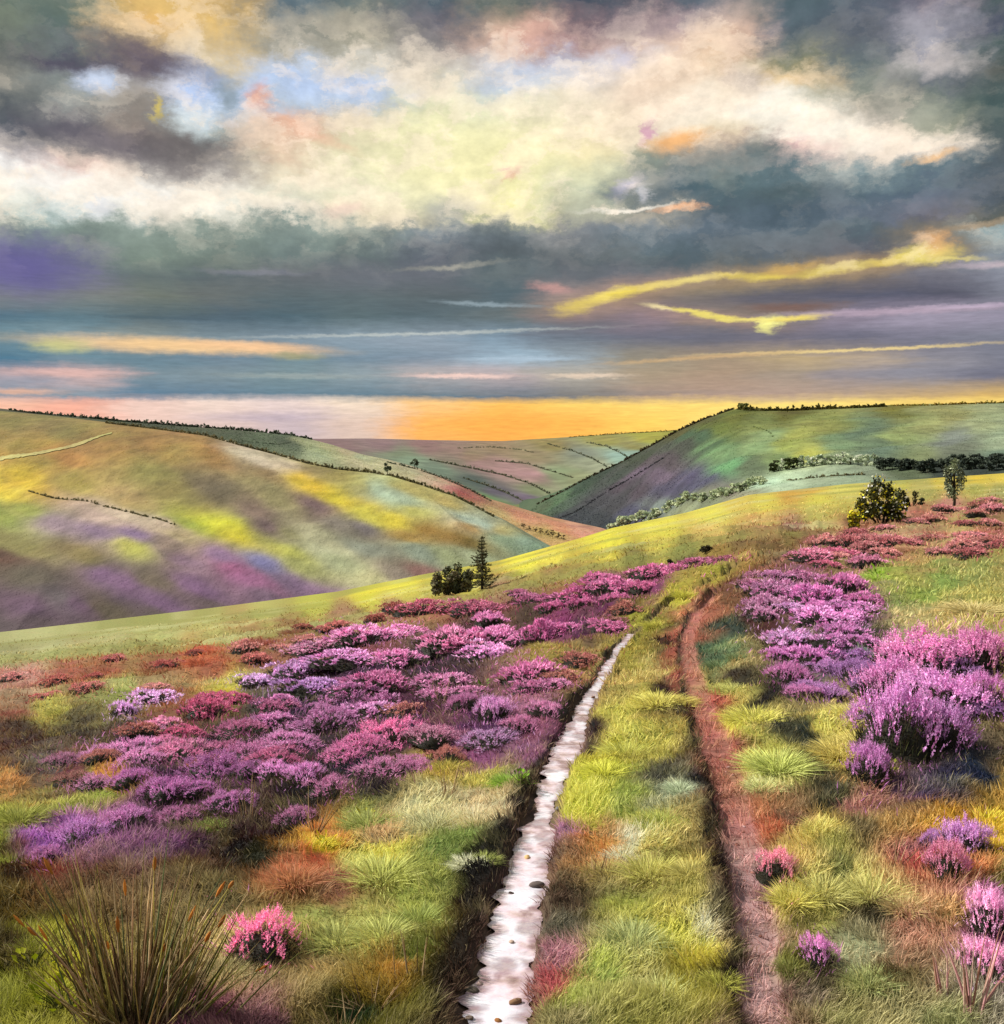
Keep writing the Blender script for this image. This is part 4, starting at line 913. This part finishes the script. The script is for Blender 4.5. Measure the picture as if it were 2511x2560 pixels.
# ------------------------------------------------------------------ water in the left rut, and stones
def water():
    R = RUT_L[:16]; d = np.concatenate([[0], np.cumsum(np.hypot(np.diff(R[:, 0]), np.diff(R[:, 1])))])
    n = 1100; s = np.linspace(0, d[-1]*.985, n); x = np.interp(s, d, R[:, 0]); y = np.interp(s, d, R[:, 1]); hw = np.interp(s, d, R[:, 2])
    tx = np.gradient(x); ty = np.gradient(y); l = np.hypot(tx, ty); nx, ny = ty/l, -tx/l
    k = s/np.maximum(hw, .02)
    gl = hw*(.98+.55*fbm(s*5, s*0+1, 3, 3)+.28*fbm(s*13, s*0+1, 13, 4)); gr = hw*(.98+.55*fbm(s*5, s*0+9, 4, 3)+.28*fbm(s*13, s*0+9, 14, 4))
    pinch = .55+.45*sstep(-.6, -.05, fbm(s*1.1, s*0+4, 8, 3)); gl *= pinch; gr *= pinch
    m = 15; V = []
    u0, v0 = uv_of(x, y, np.interp(y, [2, 60], [0, -3]))
    for j in range(m):
        q = j/(m-1)*2-1; w = np.where(q < 0, gl, gr)*q
        px_, py_ = x+nx*w, y+ny*w
        # water follows the carved bed smoothly
        V.append(np.stack([px_, py_, bed(x, y)-.078+.005*fbm(px_*9, py_*9, 14, 3)], -1))
    V = np.array(V).transpose(1, 0, 2)
    qq = np.abs(np.linspace(-1, 1, m))[None, :]+0*x[:, None]
    nz = fbm(V[..., 0]*11, V[..., 1]*11, 83, 4); ed = sstep(.4, 1.0, qq+.7*nz)
    br_ = sstep(.02, .3, fbm(V[..., 0]*7, V[..., 1]*4.5, 84, 5))*.8
    ed = np.clip(np.maximum(ed, br_), 0, 1)[..., None]
    wc = (np.array([1, 1, 1.0])*(1-ed)+np.array([.42, .31, .31])*ed).reshape(-1, 3)
    I = np.arange(n*m).reshape(n, m); Q = np.stack([I[:-1, :-1], I[:-1, 1:], I[1:, 1:], I[1:, :-1]], -1).reshape(-1, 4)
    mt, nt = new_mat('silt_sheen_water'); N = nt.nodes.new; L = nt.links.new
    out = N('ShaderNodeOutputMaterial'); b = N('ShaderNodeBsdfPrincipled'); tc = N('ShaderNodeTexCoord')
    n1 = N('ShaderNodeTexNoise'); n1.inputs['Scale'].default_value = 3.2; n1.inputs['Detail'].default_value = 4; n1.inputs['Roughness'].default_value = .55
    n2 = N('ShaderNodeTexNoise'); n2.inputs['Scale'].default_value = 16; n2.inputs['Detail'].default_value = 4
    L(tc.outputs['Object'], n1.inputs['Vector']); L(tc.outputs['Object'], n2.inputs['Vector'])
    r = N('ShaderNodeValToRGB'); e = r.color_ramp.elements
    e[0].position = .27; e[0].color = (*hexlin('8c7068')/LIGHT, 1); e[1].position = .75; e[1].color = (*np.clip(hexlin('f8ecf0')/LIGHT*1.3, 0, .85), 1)  # near-white stops put the sky's reflection into the base colour
    q = e.new(.36); q.color = (*hexlin('d0b4b4')/LIGHT, 1); q = e.new(.46); q.color = (*hexlin('e4d0dc')/LIGHT*1.15, 1); q = e.new(.58); q.color = (*hexlin('e0e0ec')/LIGHT*1.2, 1)
    L(n1.outputs['Fac'], r.inputs['Fac']); ca = N('ShaderNodeAttribute'); ca.attribute_name = 'Col'; wm = N('ShaderNodeMix'); wm.data_type = 'RGBA'; wm.blend_type = 'MULTIPLY'; wm.inputs[0].default_value = 1
    L(r.outputs[0], wm.inputs[6]); L(ca.outputs['Color'], wm.inputs[7]); L(wm.outputs[2], b.inputs['Base Color'])
    b.inputs['Roughness'].default_value = .07; b.inputs['Specular IOR Level'].default_value = .9
    bp = N('ShaderNodeBump'); bp.inputs['Strength'].default_value = .5; bp.inputs['Distance'].default_value = .012
    L(n2.outputs['Fac'], bp.inputs['Height']); L(bp.outputs[0], b.inputs['Normal']); L(b.outputs[0], out.inputs[0])
    o = obj('water', mesh_np('water', V.reshape(-1, 3), Q, wc), mt); tag(o, 'silty water with a painted pale sky sheen lying in the left rut of the track', 'water', kind='structure')
def bed(x, y):
    """undisplaced moor height at x,y"""
    u = np.array(W/2+F*x/y, float); z = np.full(np.shape(x), 0.0)
    for _ in range(6):
        v = moorV(u, y); zz = at(u, v, y)[2]; u = uv_of(x, y, zz)[0]
    return zz
water()
def stones():
    protos = []
    for s in range(4):
        r = np.random.default_rng(s); V = []; nu_, nv_ = 10, 7
        for i in range(nv_):
            ph = -math.pi/2+math.pi*i/(nv_-1)
            for k in range(nu_):
                a = 2*math.pi*k/nu_; q = 1+.25*math.sin(2*a+s*2)+r.uniform(-.1, .1)
                V.append((math.cos(a)*math.cos(ph)*q, math.sin(a)*math.cos(ph)*q*.8, math.sin(ph)*.6))
        Fc = []
        for i in range(nv_-1):
            for k in range(nu_):
                a = i*nu_+k; b = i*nu_+(k+1) % nu_; Fc += [(a, b, b+nu_), (a, b+nu_, a+nu_)]
        protos.append(mesh_np('stone', V, Fc, np.tile([1, 1, 1.0], (len(V), 1))))
        protos[-1].materials.append(M_BARK)
    for (u, v, r, c) in [(895, 1850, 15, '5c5448'), (910, 1838, 8, 'a89088'), (978, 1870, 12, '8c6c50'), (945, 1905, 8, 'a06c3c'), (970, 1672, 7, '4c3c34'), (1018, 1655, 14, '6c605c'), (1000, 1605, 8, 'e0b880'),
                         (1058, 1515, 7, '7c787c'), (1125, 1310, 5, '7c5c4c'), (970, 1760, 7, 'c0a898'), (890, 1900, 9, '7c6c60')]:
        p = moor_pt(u, v)[0]; o = bpy.data.objects.new('stone', random.choice(protos)); link(o)
        s = r*p[1]/F; b = bed(np.array([p[0]]), np.array([p[1]]))[0]
        o.location = (p[0], p[1], max(p[2]+s*.1, b-.074)); o.scale = (s, s, s*.8); o.rotation_euler = (random.uniform(-.2, .2), random.uniform(-.2, .2), random.uniform(0, 6.28)); o.color = (*alb(c), 1)
        tag(o, 'small worn stone lying in the whitish water of the left rut', 'stone', 'stones in the watery rut')
    for i in range(34):
        v = random.uniform(1300, 1930); cx = np.interp(v, [1310, 1380, 1450, 1550, 1650, 1750, 1941], [1325, 1350, 1375, 1400, 1420, 1435, 1448]); u = cx+random.uniform(-.8, .8)*np.interp(v, [1300, 1941], [18, 45])
        p = moor_pt(u, v)[0]; o = bpy.data.objects.new('stone', random.choice(protos)); link(o); s = random.uniform(3, 7)*p[1]/F*np.interp(v, [1300, 1900], [.7, 1.2])
        o.location = (p[0], p[1], p[2]+s*.15); o.scale = (s, s, s*.7); o.rotation_euler = (0, 0, random.uniform(0, 6.28)); o.color = (*alb(random.choice(['a87468', 'c09a98', '7c4c3c', 'b88c84', '8c5c50'])), 1)
        tag(o, 'small reddish stone bedded in the earth of the right rut', 'stone', 'stones in the earthy rut')
stones()

# ------------------------------------------------------------------ sky
def sky():
    w = bpy.data.worlds.new('World'); bpy.context.scene.world = w; w.use_nodes = True; nt = w.node_tree; nt.nodes.clear(); N = nt.nodes.new; L = nt.links.new
    def ang(u, v):
        dx = (u-W/2)/F; dz = -(v-H/2)/F; y = CP+dz*SP; z = -SP+dz*CP
        return math.degrees(math.atan2(dx, y)), math.degrees(math.atan2(z, math.hypot(dx, y)))
    def M(op, a, b=None, c=None):
        n = N('ShaderNodeMath'); n.operation = op
        for i, q in enumerate((a, b, c)):
            if q is None: continue
            if isinstance(q, (int, float)): n.inputs[i].default_value = q
            else: L(q, n.inputs[i])
        return n.outputs[0]
    def VM(op, a, b=None):
        n = N('ShaderNodeVectorMath'); n.operation = op
        for i, q in enumerate((a, b)):
            if q is None: continue
            if isinstance(q, tuple): n.inputs[i].default_value = q
            else: L(q, n.inputs[i])
        return n
    tc = N('ShaderNodeTexCoord'); nv = VM('NORMALIZE', tc.outputs['Generated']); sp = N('ShaderNodeSeparateXYZ'); L(nv.outputs[0], sp.inputs[0])
    deg = 180/math.pi
    az = M('MULTIPLY', M('ARCTAN2', sp.outputs[0], sp.outputs[1]), deg); el = M('MULTIPLY', M('ARCSINE', sp.outputs[2]), deg)
    cb = N('ShaderNodeCombineXYZ'); L(az, cb.inputs[0]); L(el, cb.inputs[1]); P = cb.outputs[0]
    def noise(scale, det, rough=.55, off=0):
        m = VM('MULTIPLY', P, scale); m2 = VM('ADD', m.outputs[0], (off, off*.7, off*1.3)); n = N('ShaderNodeTexNoise'); n.inputs['Scale'].default_value = 1; n.inputs['Detail'].default_value = det; n.inputs['Roughness'].default_value = rough
        L(m2.outputs[0], n.inputs['Vector']); return n
    nA = noise((.30, .42, 1), 9, .68); nB = noise((.09, 1.1, 1), 5, .6, 5)
    wA = VM('MULTIPLY', VM('SUBTRACT', nA.outputs['Color'], (.5, .5, .5)).outputs[0], (4.6, 3.6, 0))
    wB = VM('MULTIPLY', VM('SUBTRACT', nB.outputs['Color'], (.5, .5, .5)).outputs[0], (7, .8, 0))
    s = N('ShaderNodeMapRange'); s.interpolation_type = 'SMOOTHSTEP'; s.inputs['From Min'].default_value = 6.5; s.inputs['From Max'].default_value = 10.5; L(el, s.inputs['Value'])
    mx = N('ShaderNodeMix'); mx.data_type = 'VECTOR'; L(s.outputs[0], mx.inputs['Factor']); L(wB.outputs[0], mx.inputs[4]); L(wA.outputs[0], mx.inputs[5])
    low = N('ShaderNodeMapRange'); low.inputs['From Min'].default_value = .2; low.inputs['From Max'].default_value = 3.5; low.inputs['To Min'].default_value = .25; L(el, low.inputs['Value'])
    wr = VM('SCALE', mx.outputs[1]); L(low.outputs[0], wr.inputs['Scale'])
    PW = VM('ADD', P, wr.outputs[0]).outputs[0]
    half = VM('SCALE', wr.outputs[0]); half.inputs['Scale'].default_value = .42; nF = noise((1.6, 3.2, 1), 5, .65, 21); wF = VM('MULTIPLY', VM('SUBTRACT', nF.outputs['Color'], (.5, .5, .5)).outputs[0], (1.5, .34, 0)).outputs[0]; PB = VM('ADD', VM('ADD', P, half.outputs[0]).outputs[0], wF).outputs[0]; PW = VM('ADD', PW, wF).outputs[0]
    s2 = N('ShaderNodeSeparateXYZ'); L(PW, s2.inputs[0]); azw, elw = s2.outputs[0], s2.outputs[1]
    rows = [0, 40, 80, 120, 160, 200, 240, 280, 320, 362, 408, 428, 480, 520, 560, 600, 640, 680, 710, 750, 763, 800]
    T = {
    0: '6b7566 66725f 62695e 6f6f66 8f8c80 5e6462 55575e b5adab f0ebe6 f7f4e4 c4ccc0 7d8a82 6c6890 655f8c 77797a 4c6a7c 6d8790 44708a a99aa2 6b8aa0 f0b69a f0b69a',
    136: '6a7668 66746a 5f6a68 5c5560 8f958f a0a19a 6e6a6a 8c8480 e8c8ba f8f4ea d5dcd6 7e8d80 6f7180 6d6b84 787a74 55707c 7c929a 5f8090 d0aaa4 6f8ea0 f0a890 f0a890',
    272: 'e4bc6a e8b865 c9ae80 6e6268 8a8888 958c80 8c7f74 7c706c b0a8a0 efe8dc f3efe2 8e9c90 7c8a7c 5f6a68 6f7468 4f6068 8c9490 5f7c8c 7a8c96 4f7490 eac6b8 eac6b8',
    408: 'd8b060 e0b868 dcc08a d9c9a8 b4c8e8 c0d0e6 9aa5a0 7a7470 a39a92 f0e8d8 eae6d4 8a988c 6f7a70 5c6466 6a6d68 4a5c68 7c8c94 6b8090 7d8d94 5a7890 ecd2c4 dcc0b8',
    544: '5f7078 8f8f84 a8a494 b9cbe6 b8cbe8 b8c4d2 e2b89c e0bfa0 e8d8b8 ebe6cc d8d6c6 86948a 6f7c78 686a6c 5c6668 4c606a 7c8c98 6d8590 788c92 5f7c8e e6cfc8 c8b4b8',
    680: '6a7674 8d8c7c a9a38e dcd6c8 bccbe4 c6d0d8 d8c8a8 e4dcb4 ebe4bc efe8c2 efe0b8 8c988c 66706e 6c6e74 5e686a 58686c 8a9aa6 6f8494 8d9aa0 5e7a8c efd8c0 dcc0b0',
    816: '55646c 6a6870 86807e c9bfae e6dcc0 e4e2bc e6e4b4 ebe6b6 efeabc f0eab0 c8c0a8 858e92 62666e 6a6c72 5b6264 55646a 8f9ca8 7c8c9c b0a8a8 607888 f8c47c fbb050',
    952: '707468 b09a84 e0b8a0 d6d0d0 c8d2dc e4e8cc ecebc0 efedac f0eaa0 f4efa4 f0eaa0 727c80 5c6264 5f6a6c 56646a 606c70 7c90a0 9ab0c0 b8a8a8 607080 fdc050 fcaa40',
    1088: '4c5660 685a62 b08c88 c0c8e0 c0cfe6 e2ddc8 efe6c4 f5e49a dfe0c4 b9c6b8 a8a898 86888a 646a6c 6a6c70 90807c 786c70 6c7480 8f9aa2 b0a89c 7b7878 fccf60 fcb444',
    1224: '5a5c64 a89090 d8bcb0 c8cce0 e4dcd0 e6d4cc f0dcc8 6b8080 6f7c88 4a6070 a09c8c 75828a 586468 6a6a70 686068 8f7a80 6a6a78 948a78 a8957c a48c80 fdd468 fdcc54',
    1360: '64707a a0949c d8b4a0 e8cca0 f2e2c4 fbf2dc fbe6b8 c0a890 6d7c78 56686c 5c6870 64707a 58646a 6c6c68 6a6468 8a7a70 666676 a08c74 a88f78 b09484 fbd66c fbd66c',
    1496: '5a6a6e 5f6a70 6c7470 8f8e70 e8c488 fbf4e0 fdf8e8 e8c0b8 64787e 5a686a 52606a 647078 646a70 7c7460 5f5c68 86786c 6c6878 b8a078 a09080 b49888 fbda70 fbda70',
    1632: '5c6870 5e646e 666a70 6a7474 7c8478 b0aa98 e0cfc0 fbe6d4 90a0a0 5c6c74 6a7480 5c6a70 606068 7a6c60 585868 8c8090 6c6a7a b4a088 8f8890 b89c80 fad870 fad870',
    1768: '78707e a09ca4 8e8e98 a4a2a6 60686e 7c8478 a0a088 ece0d0 64767c 5c6878 6f6e7a 80786c 8a7c68 74727c 52505e a096a8 747282 8c8890 8a8894 c0a070 fad468 fad468',
    1904: '4a5a58 585a68 50605c 585c54 54605c 50605c 54625e 5c6464 586066 545c62 68685c a0b4b4 7f8890 8a8c98 74747f 968ea0 7a7a88 7a7a88 706f80 d8b060 f8d468 f8d468'}
    def col4(h): return (*hexlin(h), 1)
    tn = N('ShaderNodeMapRange'); tn.inputs['From Min'].default_value = -2; tn.inputs['From Max'].default_value = 62; L(elw, tn.inputs['Value'])
    cur = None; paz = None
    for u in sorted(T):
        cr = N('ShaderNodeValToRGB'); r = cr.color_ramp; r.interpolation = 'LINEAR'; hs = T[u].split()
        st = []
        for v, h in zip(rows, hs): st.append(((ang(u, v)[1]+2)/64, h))
        st += [((28+2)/64, 'a8a8a0'), ((38+2)/64, 'ccccc4'), ((50+2)/64, 'b4bcc4'), ((61+2)/64, 'a0acbc')]
        st.sort()
        r.elements[0].position = st[0][0]; r.elements[0].color = col4(st[0][1]); r.elements[1].position = st[-1][0]; r.elements[1].color = col4(st[-1][1])
        for p_, h in st[1:-1]:
            e = r.elements.new(p_); e.color = col4(h)
        if cur is None: L(tn.outputs[0], cr.inputs['Fac'])
        else:   # tiny dependence on the previous colour keeps the shader's working set small
            L(M('MULTIPLY_ADD', cur, 1e-7, tn.outputs[0]), cr.inputs['Fac'])
        a = ang(u, 400)[0]
        if cur is None: cur = cr.outputs[0]
        else:
            f = N('ShaderNodeMapRange'); f.interpolation_type = 'SMOOTHSTEP'; f.inputs['From Min'].default_value = paz; f.inputs['From Max'].default_value = a; L(M('MULTIPLY_ADD', cur, 1e-7, azw), f.inputs['Value'])
            m = N('ShaderNodeMix'); m.data_type = 'RGBA'; L(f.outputs[0], m.inputs[0]); L(cur, m.inputs[6]); L(cr.outputs[0], m.inputs[7]); cur = m.outputs[2]
        paz = a
    BL = '''1170,560,140,26,-12,c09478,.5 1400,528,200,18,-4,b08c64,.5 1600,510,170,18,-6,b08c60,.5 1340,602,150,14,8,b08c78,.45 1120,200,70,60,-20,ecd4bc,.5 1045,547,40,9,5,c89088,.7 1100,577,46,12,-14,e8cc50,.85 1165,557,52,11,-14,fbe040,1 1235,542,46,8,-10,f4d848,.85 1300,531,42,7,-8,f4dc50,.85 1378,525,48,6,-2,f0d44c,.85 1455,525,44,7,-3,f8dc3c,.95
1500,511,45,9,-5,d8ac50,.9 1560,516,46,8,-4,f4d840,.95 1615,505,42,6,-8,f4dc70,.85 1695,493,44,7,-8,fbdc50,.95 1752,484,48,14,0,fce868,1 1768,464,28,20,20,e8b070,.85 1800,494,50,4,0,f0dc70,.7
1250,583,28,6,10,f0dca0,.9 1310,593,42,6,12,ecd860,.9 1372,603,42,5,8,f0dc60,.9 1440,606,60,4,0,f0dc70,.9 1470,615,20,14,0,fbf488,.95 1520,603,50,5,-5,f0d860,.9 1500,583,75,9,0,7c5c50,.8 1700,590,190,6,0,bca4b4,.7 1850,580,90,4,0,c0acc0,.7
1620,662,230,3,-1,ecd088,.85 1330,678,170,4,-3,cca878,.8 1860,425,70,7,-7,a89070,.8 1900,500,80,6,0,c8b4bc,.7 340,655,230,13,1,f0c488,.95 120,655,50,13,0,c8c47c,.8 480,657,110,9,1,f4c08c,.8 560,675,50,8,0,a8a068,.6
1400,538,380,20,-6,a08c64,.35 800,632,290,3.4,-2,c8ccc4,.6 870,713,95,4,0,ecc8bc,.95 1115,713,70,4,0,e4ccb4,.9 1000,680,90,5,0,a8bccc,.8 560,712,120,5,0,a4aca8,.5 110,706,110,7,0,d8aca4,.8 30,742,70,6,0,e0ac90,.8 930,576,90,4,2,90a0a8,.8 860,505,90,5,-3,9a988c,.7 480,514,90,6,0,80808c,.6
365,168,48,36,10,b8ccf0,.95 190,155,36,20,-5,ccd8ee,.9 370,225,40,28,0,dce6e8,.85 590,165,70,26,15,b8ccee,.5 690,178,45,26,0,b8caea,.6 1000,150,60,22,0,c4d2e8,.6 1080,232,130,60,0,f0ecc8,.65 880,300,190,60,0,f0ecc0,.6 1350,190,110,40,10,fbeedc,.6 1330,105,110,48,-35,ecc8a4,.75 1290,190,130,60,0,f6e8d0,.75 1450,200,110,36,15,fff6e4,.85 1570,245,110,26,12,fff4e0,.85 1690,270,70,20,5,fdebd8,.85 1010,60,55,25,-20,e4b09c,.6 1200,60,60,20,0,9c8c90,.5 150,355,190,24,4,fffaf0,.7 720,365,170,22,-3,f4eecc,.6 490,185,24,20,0,e4a080,.85 302,210,9,20,-10,d8c054,.8 1185,110,26,20,0,b8c4ec,.6
290,110,110,24,12,5e5462,.8 60,190,70,22,-25,5c605c,.6 180,262,130,26,12,665e66,.75 330,285,60,26,0,6c6460,.7 430,180,24,30,0,7c8880,.6 560,240,60,14,15,e8b494,.7 620,265,60,12,20,ecb898,.5
960,310,240,85,0,faf0b0,.65 1130,170,150,60,-15,f6e0c4,.5 1250,150,100,50,-25,f2d0b0,.55 1160,255,90,40,-10,f4dcb8,.5 1400,170,60,30,-20,f4d4ac,.5 1285,265,52,18,-4,f8b870,.95 1228,246,12,22,25,d48cb4,.7 1188,352,32,12,-28,d0c8d4,.85 1225,362,12,16,-20,b8c0d0,.7 1290,394,46,6,0,f4b888,.9 1190,394,80,4,-3,f4ecdc,.9 1165,365,40,14,0,40586c,.5 1765,298,36,8,-12,f4c48c,.9 1590,270,30,10,0,f0b8b0,.7 1620,262,60,22,5,fff4e0,.85 1500,215,110,34,14,fff6e4,.7 1720,270,50,16,5,fbecd8,.8
1440,285,40,26,0,607470,.8 1400,305,120,26,5,68787a,.7 1545,180,40,22,0,9a9c84,.5 1760,225,40,26,0,b0b09c,.6 1750,85,30,50,-25,b4b0b8,.6 1400,90,24,50,25,e4bca0,.5 1420,150,40,22,20,a8a0a4,.5 970,330,24,7,-30,e8a890,.7 958,318,12,6,0,e0a098,.7 650,400,40,10,-10,e0b0a8,.6 45,505,90,48,0,60568e,.75
850,395,60,22,5,a4a8a8,.6 620,425,90,20,-5,98a49a,.5 300,420,60,18,-5,a0aca4,.4 190,395,26,18,0,d8d8e0,.5 95,415,40,20,0,a8bcb8,.5 500,790,120,9,0,b0a0b4,.5 950,800,130,18,0,fcac3c,.7 1100,745,300,4,0,8a8480,.3'''
    def blob(cur, u, v, ru, rv, angd, h, k):
        a0, e0 = ang(u, v); mp = N('ShaderNodeMapping'); mp.vector_type = 'TEXTURE'; q = math.degrees(1/F)
        mp.inputs['Location'].default_value = (a0, e0, 0); mp.inputs['Rotation'].default_value = (0, 0, math.radians(-angd)); mp.inputs['Scale'].default_value = (ru*q, rv*q, 1)
        ch = VM('MULTIPLY_ADD', cur, (1e-7, 1e-7, 1e-7)); L(PB, ch.inputs[2]); L(ch.outputs[0], mp.inputs['Vector']); ln = VM('LENGTH', mp.outputs[0])
        f = N('ShaderNodeMapRange'); f.interpolation_type = 'SMOOTHSTEP'; f.inputs['From Min'].default_value = 1.6; f.inputs['From Max'].default_value = .15; f.inputs['To Max'].default_value = k
        L(ln.outputs['Value'], f.inputs['Value']); m = N('ShaderNodeMix'); m.data_type = 'RGBA'; m.inputs[7].default_value = col4(h)
        L(f.outputs[0], m.inputs[0]); L(cur, m.inputs[6]); return m.outputs[2]
    for t in BL.split():
        a = t.split(','); cur = blob(cur, float(a[0]), float(a[1]), float(a[2]), float(a[3]), float(a[4]), a[5], float(a[6]))
    # crisp billow edges in the upper clouds
    bm = VM('MULTIPLY', PW, (.33, .55, 1)); bn = N('ShaderNodeTexNoise'); bn.inputs['Scale'].default_value = 1; bn.inputs['Detail'].default_value = 8; bn.inputs['Roughness'].default_value = .6
    L(bm.outputs[0], bn.inputs['Vector']); bt = N('ShaderNodeMapRange'); bt.interpolation_type = 'SMOOTHSTEP'; bt.inputs['From Min'].default_value = .45; bt.inputs['From Max'].default_value = .57; L(bn.outputs['Fac'], bt.inputs['Value'])
    lum = N('ShaderNodeRGBToBW'); L(cur, lum.inputs[0]); lm = N('ShaderNodeMapRange'); lm.inputs['From Min'].default_value = .16; lm.inputs['From Max'].default_value = .6; lm.inputs['To Min'].default_value = .04; lm.inputs['To Max'].default_value = .42; L(lum.outputs[0], lm.inputs['Value'])
    bf = M('MULTIPLY', M('MULTIPLY', bt.outputs[0], s.outputs[0]), lm.outputs[0]); bx = N('ShaderNodeMix'); bx.data_type = 'RGBA'; bx.inputs[7].default_value = col4('fbe6cc'); L(bf, bx.inputs[0]); L(cur, bx.inputs[6])
    dk = M('SUBTRACT', 1, M('MULTIPLY', M('MULTIPLY', M('SUBTRACT', 1, bt.outputs[0]), s.outputs[0]), .06)); dv = VM('SCALE', bx.outputs[2]); L(dk, dv.inputs['Scale']); cur = dv.outputs[0]
    # cloud texture: fine billows above, streaks below
    f1 = noise((.9, 1.3, 1), 7, .62, 9); f2 = noise((.8, 6.5, 1), 8, .7, 13)
    fm = N('ShaderNodeMix'); fm.data_type = 'FLOAT'; L(s.outputs[0], fm.inputs[0]); L(f2.outputs['Fac'], fm.inputs[2]); L(f1.outputs['Fac'], fm.inputs[3])
    mr = N('ShaderNodeMapRange'); mr.inputs['From Min'].default_value = .25; mr.inputs['From Max'].default_value = .75; mr.inputs['To Min'].default_value = .82; mr.inputs['To Max'].default_value = 1.2; L(fm.outputs[0], mr.inputs['Value'])
    bc = N('ShaderNodeBrightContrast'); bc.inputs['Contrast'].default_value = .12; bc.inputs['Bright'].default_value = .035; L(cur, bc.inputs['Color'])
    hv = N('ShaderNodeHueSaturation'); hv.inputs['Saturation'].default_value = .95; L(bc.outputs[0], hv.inputs['Color']); L(mr.outputs[0], hv.inputs['Value'])
    sk = N('ShaderNodeTexSky'); sk.sky_type = 'NISHITA'; sk.sun_disc = False; sk.sun_elevation = SUN_EL; sk.sun_rotation = SUN_AZ
    bg1 = N('ShaderNodeBackground'); L(hv.outputs[0], bg1.inputs['Color']); bg1.inputs['Strength'].default_value = 2**-EXPO
    bg2 = N('ShaderNodeBackground'); L(sk.outputs[0], bg2.inputs['Color']); bg2.inputs['Strength'].default_value = .08
    # beyond the cloud field ahead the sky is a plain broken overcast
    o_t = N('ShaderNodeMapRange'); o_t.inputs['From Max'].default_value = 90; L(el, o_t.inputs['Value'])
    o_r = N('ShaderNodeValToRGB'); e = o_r.color_ramp.elements; e[0].position = 0; e[0].color = col4('d8b890'); e[1].position = 1; e[1].color = col4('a8b4c4')
    for p_, h in ((.06, 'a09c98'), (.14, '80888c'), (.3, 'a8aaa8'), (.45, 'd0d0c8'), (.65, 'b8c0c8')):
        q_ = e.new(p_); q_.color = col4(h)
    L(o_t.outputs[0], o_r.inputs['Fac']); bg3 = N('ShaderNodeBackground'); L(o_r.outputs[0], bg3.inputs['Color']); bg3.inputs['Strength'].default_value = 2**-EXPO
    wa = N('ShaderNodeMapRange'); wa.interpolation_type = 'SMOOTHSTEP'; wa.inputs['From Min'].default_value = 50; wa.inputs['From Max'].default_value = 38; L(M('ABSOLUTE', az), wa.inputs['Value'])
    we = N('ShaderNodeMapRange'); we.interpolation_type = 'SMOOTHSTEP'; we.inputs['From Min'].default_value = 38; we.inputs['From Max'].default_value = 30; L(el, we.inputs['Value'])
    mo = N('ShaderNodeMixShader'); L(M('MULTIPLY', wa.outputs[0], we.outputs[0]), mo.inputs[0]); L(bg3.outputs[0], mo.inputs[1])
    ms = N('ShaderNodeMixShader'); ms.inputs[0].default_value = .04; L(bg1.outputs[0], ms.inputs[1]); L(bg2.outputs[0], ms.inputs[2])
    w.cycles.sampling_method = 'NONE'
    out = N('ShaderNodeOutputWorld'); L(ms.outputs[0], mo.inputs[2]); L(mo.outputs[0], out.inputs[0])
SUN_EL = math.radians(40); SUN_AZ = math.radians(-72)
sky()
sd = Vector((math.sin(SUN_AZ)*math.cos(SUN_EL), math.cos(SUN_AZ)*math.cos(SUN_EL), math.sin(SUN_EL)))
sun = bpy.data.lights.new('sun', 'SUN'); sun.energy = 3.7; sun.angle = math.radians(2.0); sun.color = (1, .94, .84)
so = bpy.data.objects.new('sun', sun); link(so); so.rotation_euler = (-sd).to_track_quat('-Z', 'Y').to_euler()

cam = bpy.data.cameras.new('camera'); co = bpy.data.objects.new('camera', cam); link(co)
co.location = (0, 0, EYE); co.rotation_euler = (math.pi/2-PITCH, 0, 0)
cam.sensor_fit = 'HORIZONTAL'; cam.sensor_width = 36; cam.lens = 36*F/W; cam.clip_start = .1; cam.clip_end = 200000
sc = bpy.context.scene; sc.camera = co
sc.cycles.max_bounces = 4; sc.cycles.diffuse_bounces = 2; sc.cycles.transmission_bounces = 2
sc.view_settings.view_transform = 'Standard'; sc.view_settings.look = 'None'; sc.view_settings.exposure = EXPO; sc.view_settings.gamma = 1
sc.render.resolution_x = 1004; sc.render.resolution_y = 1024
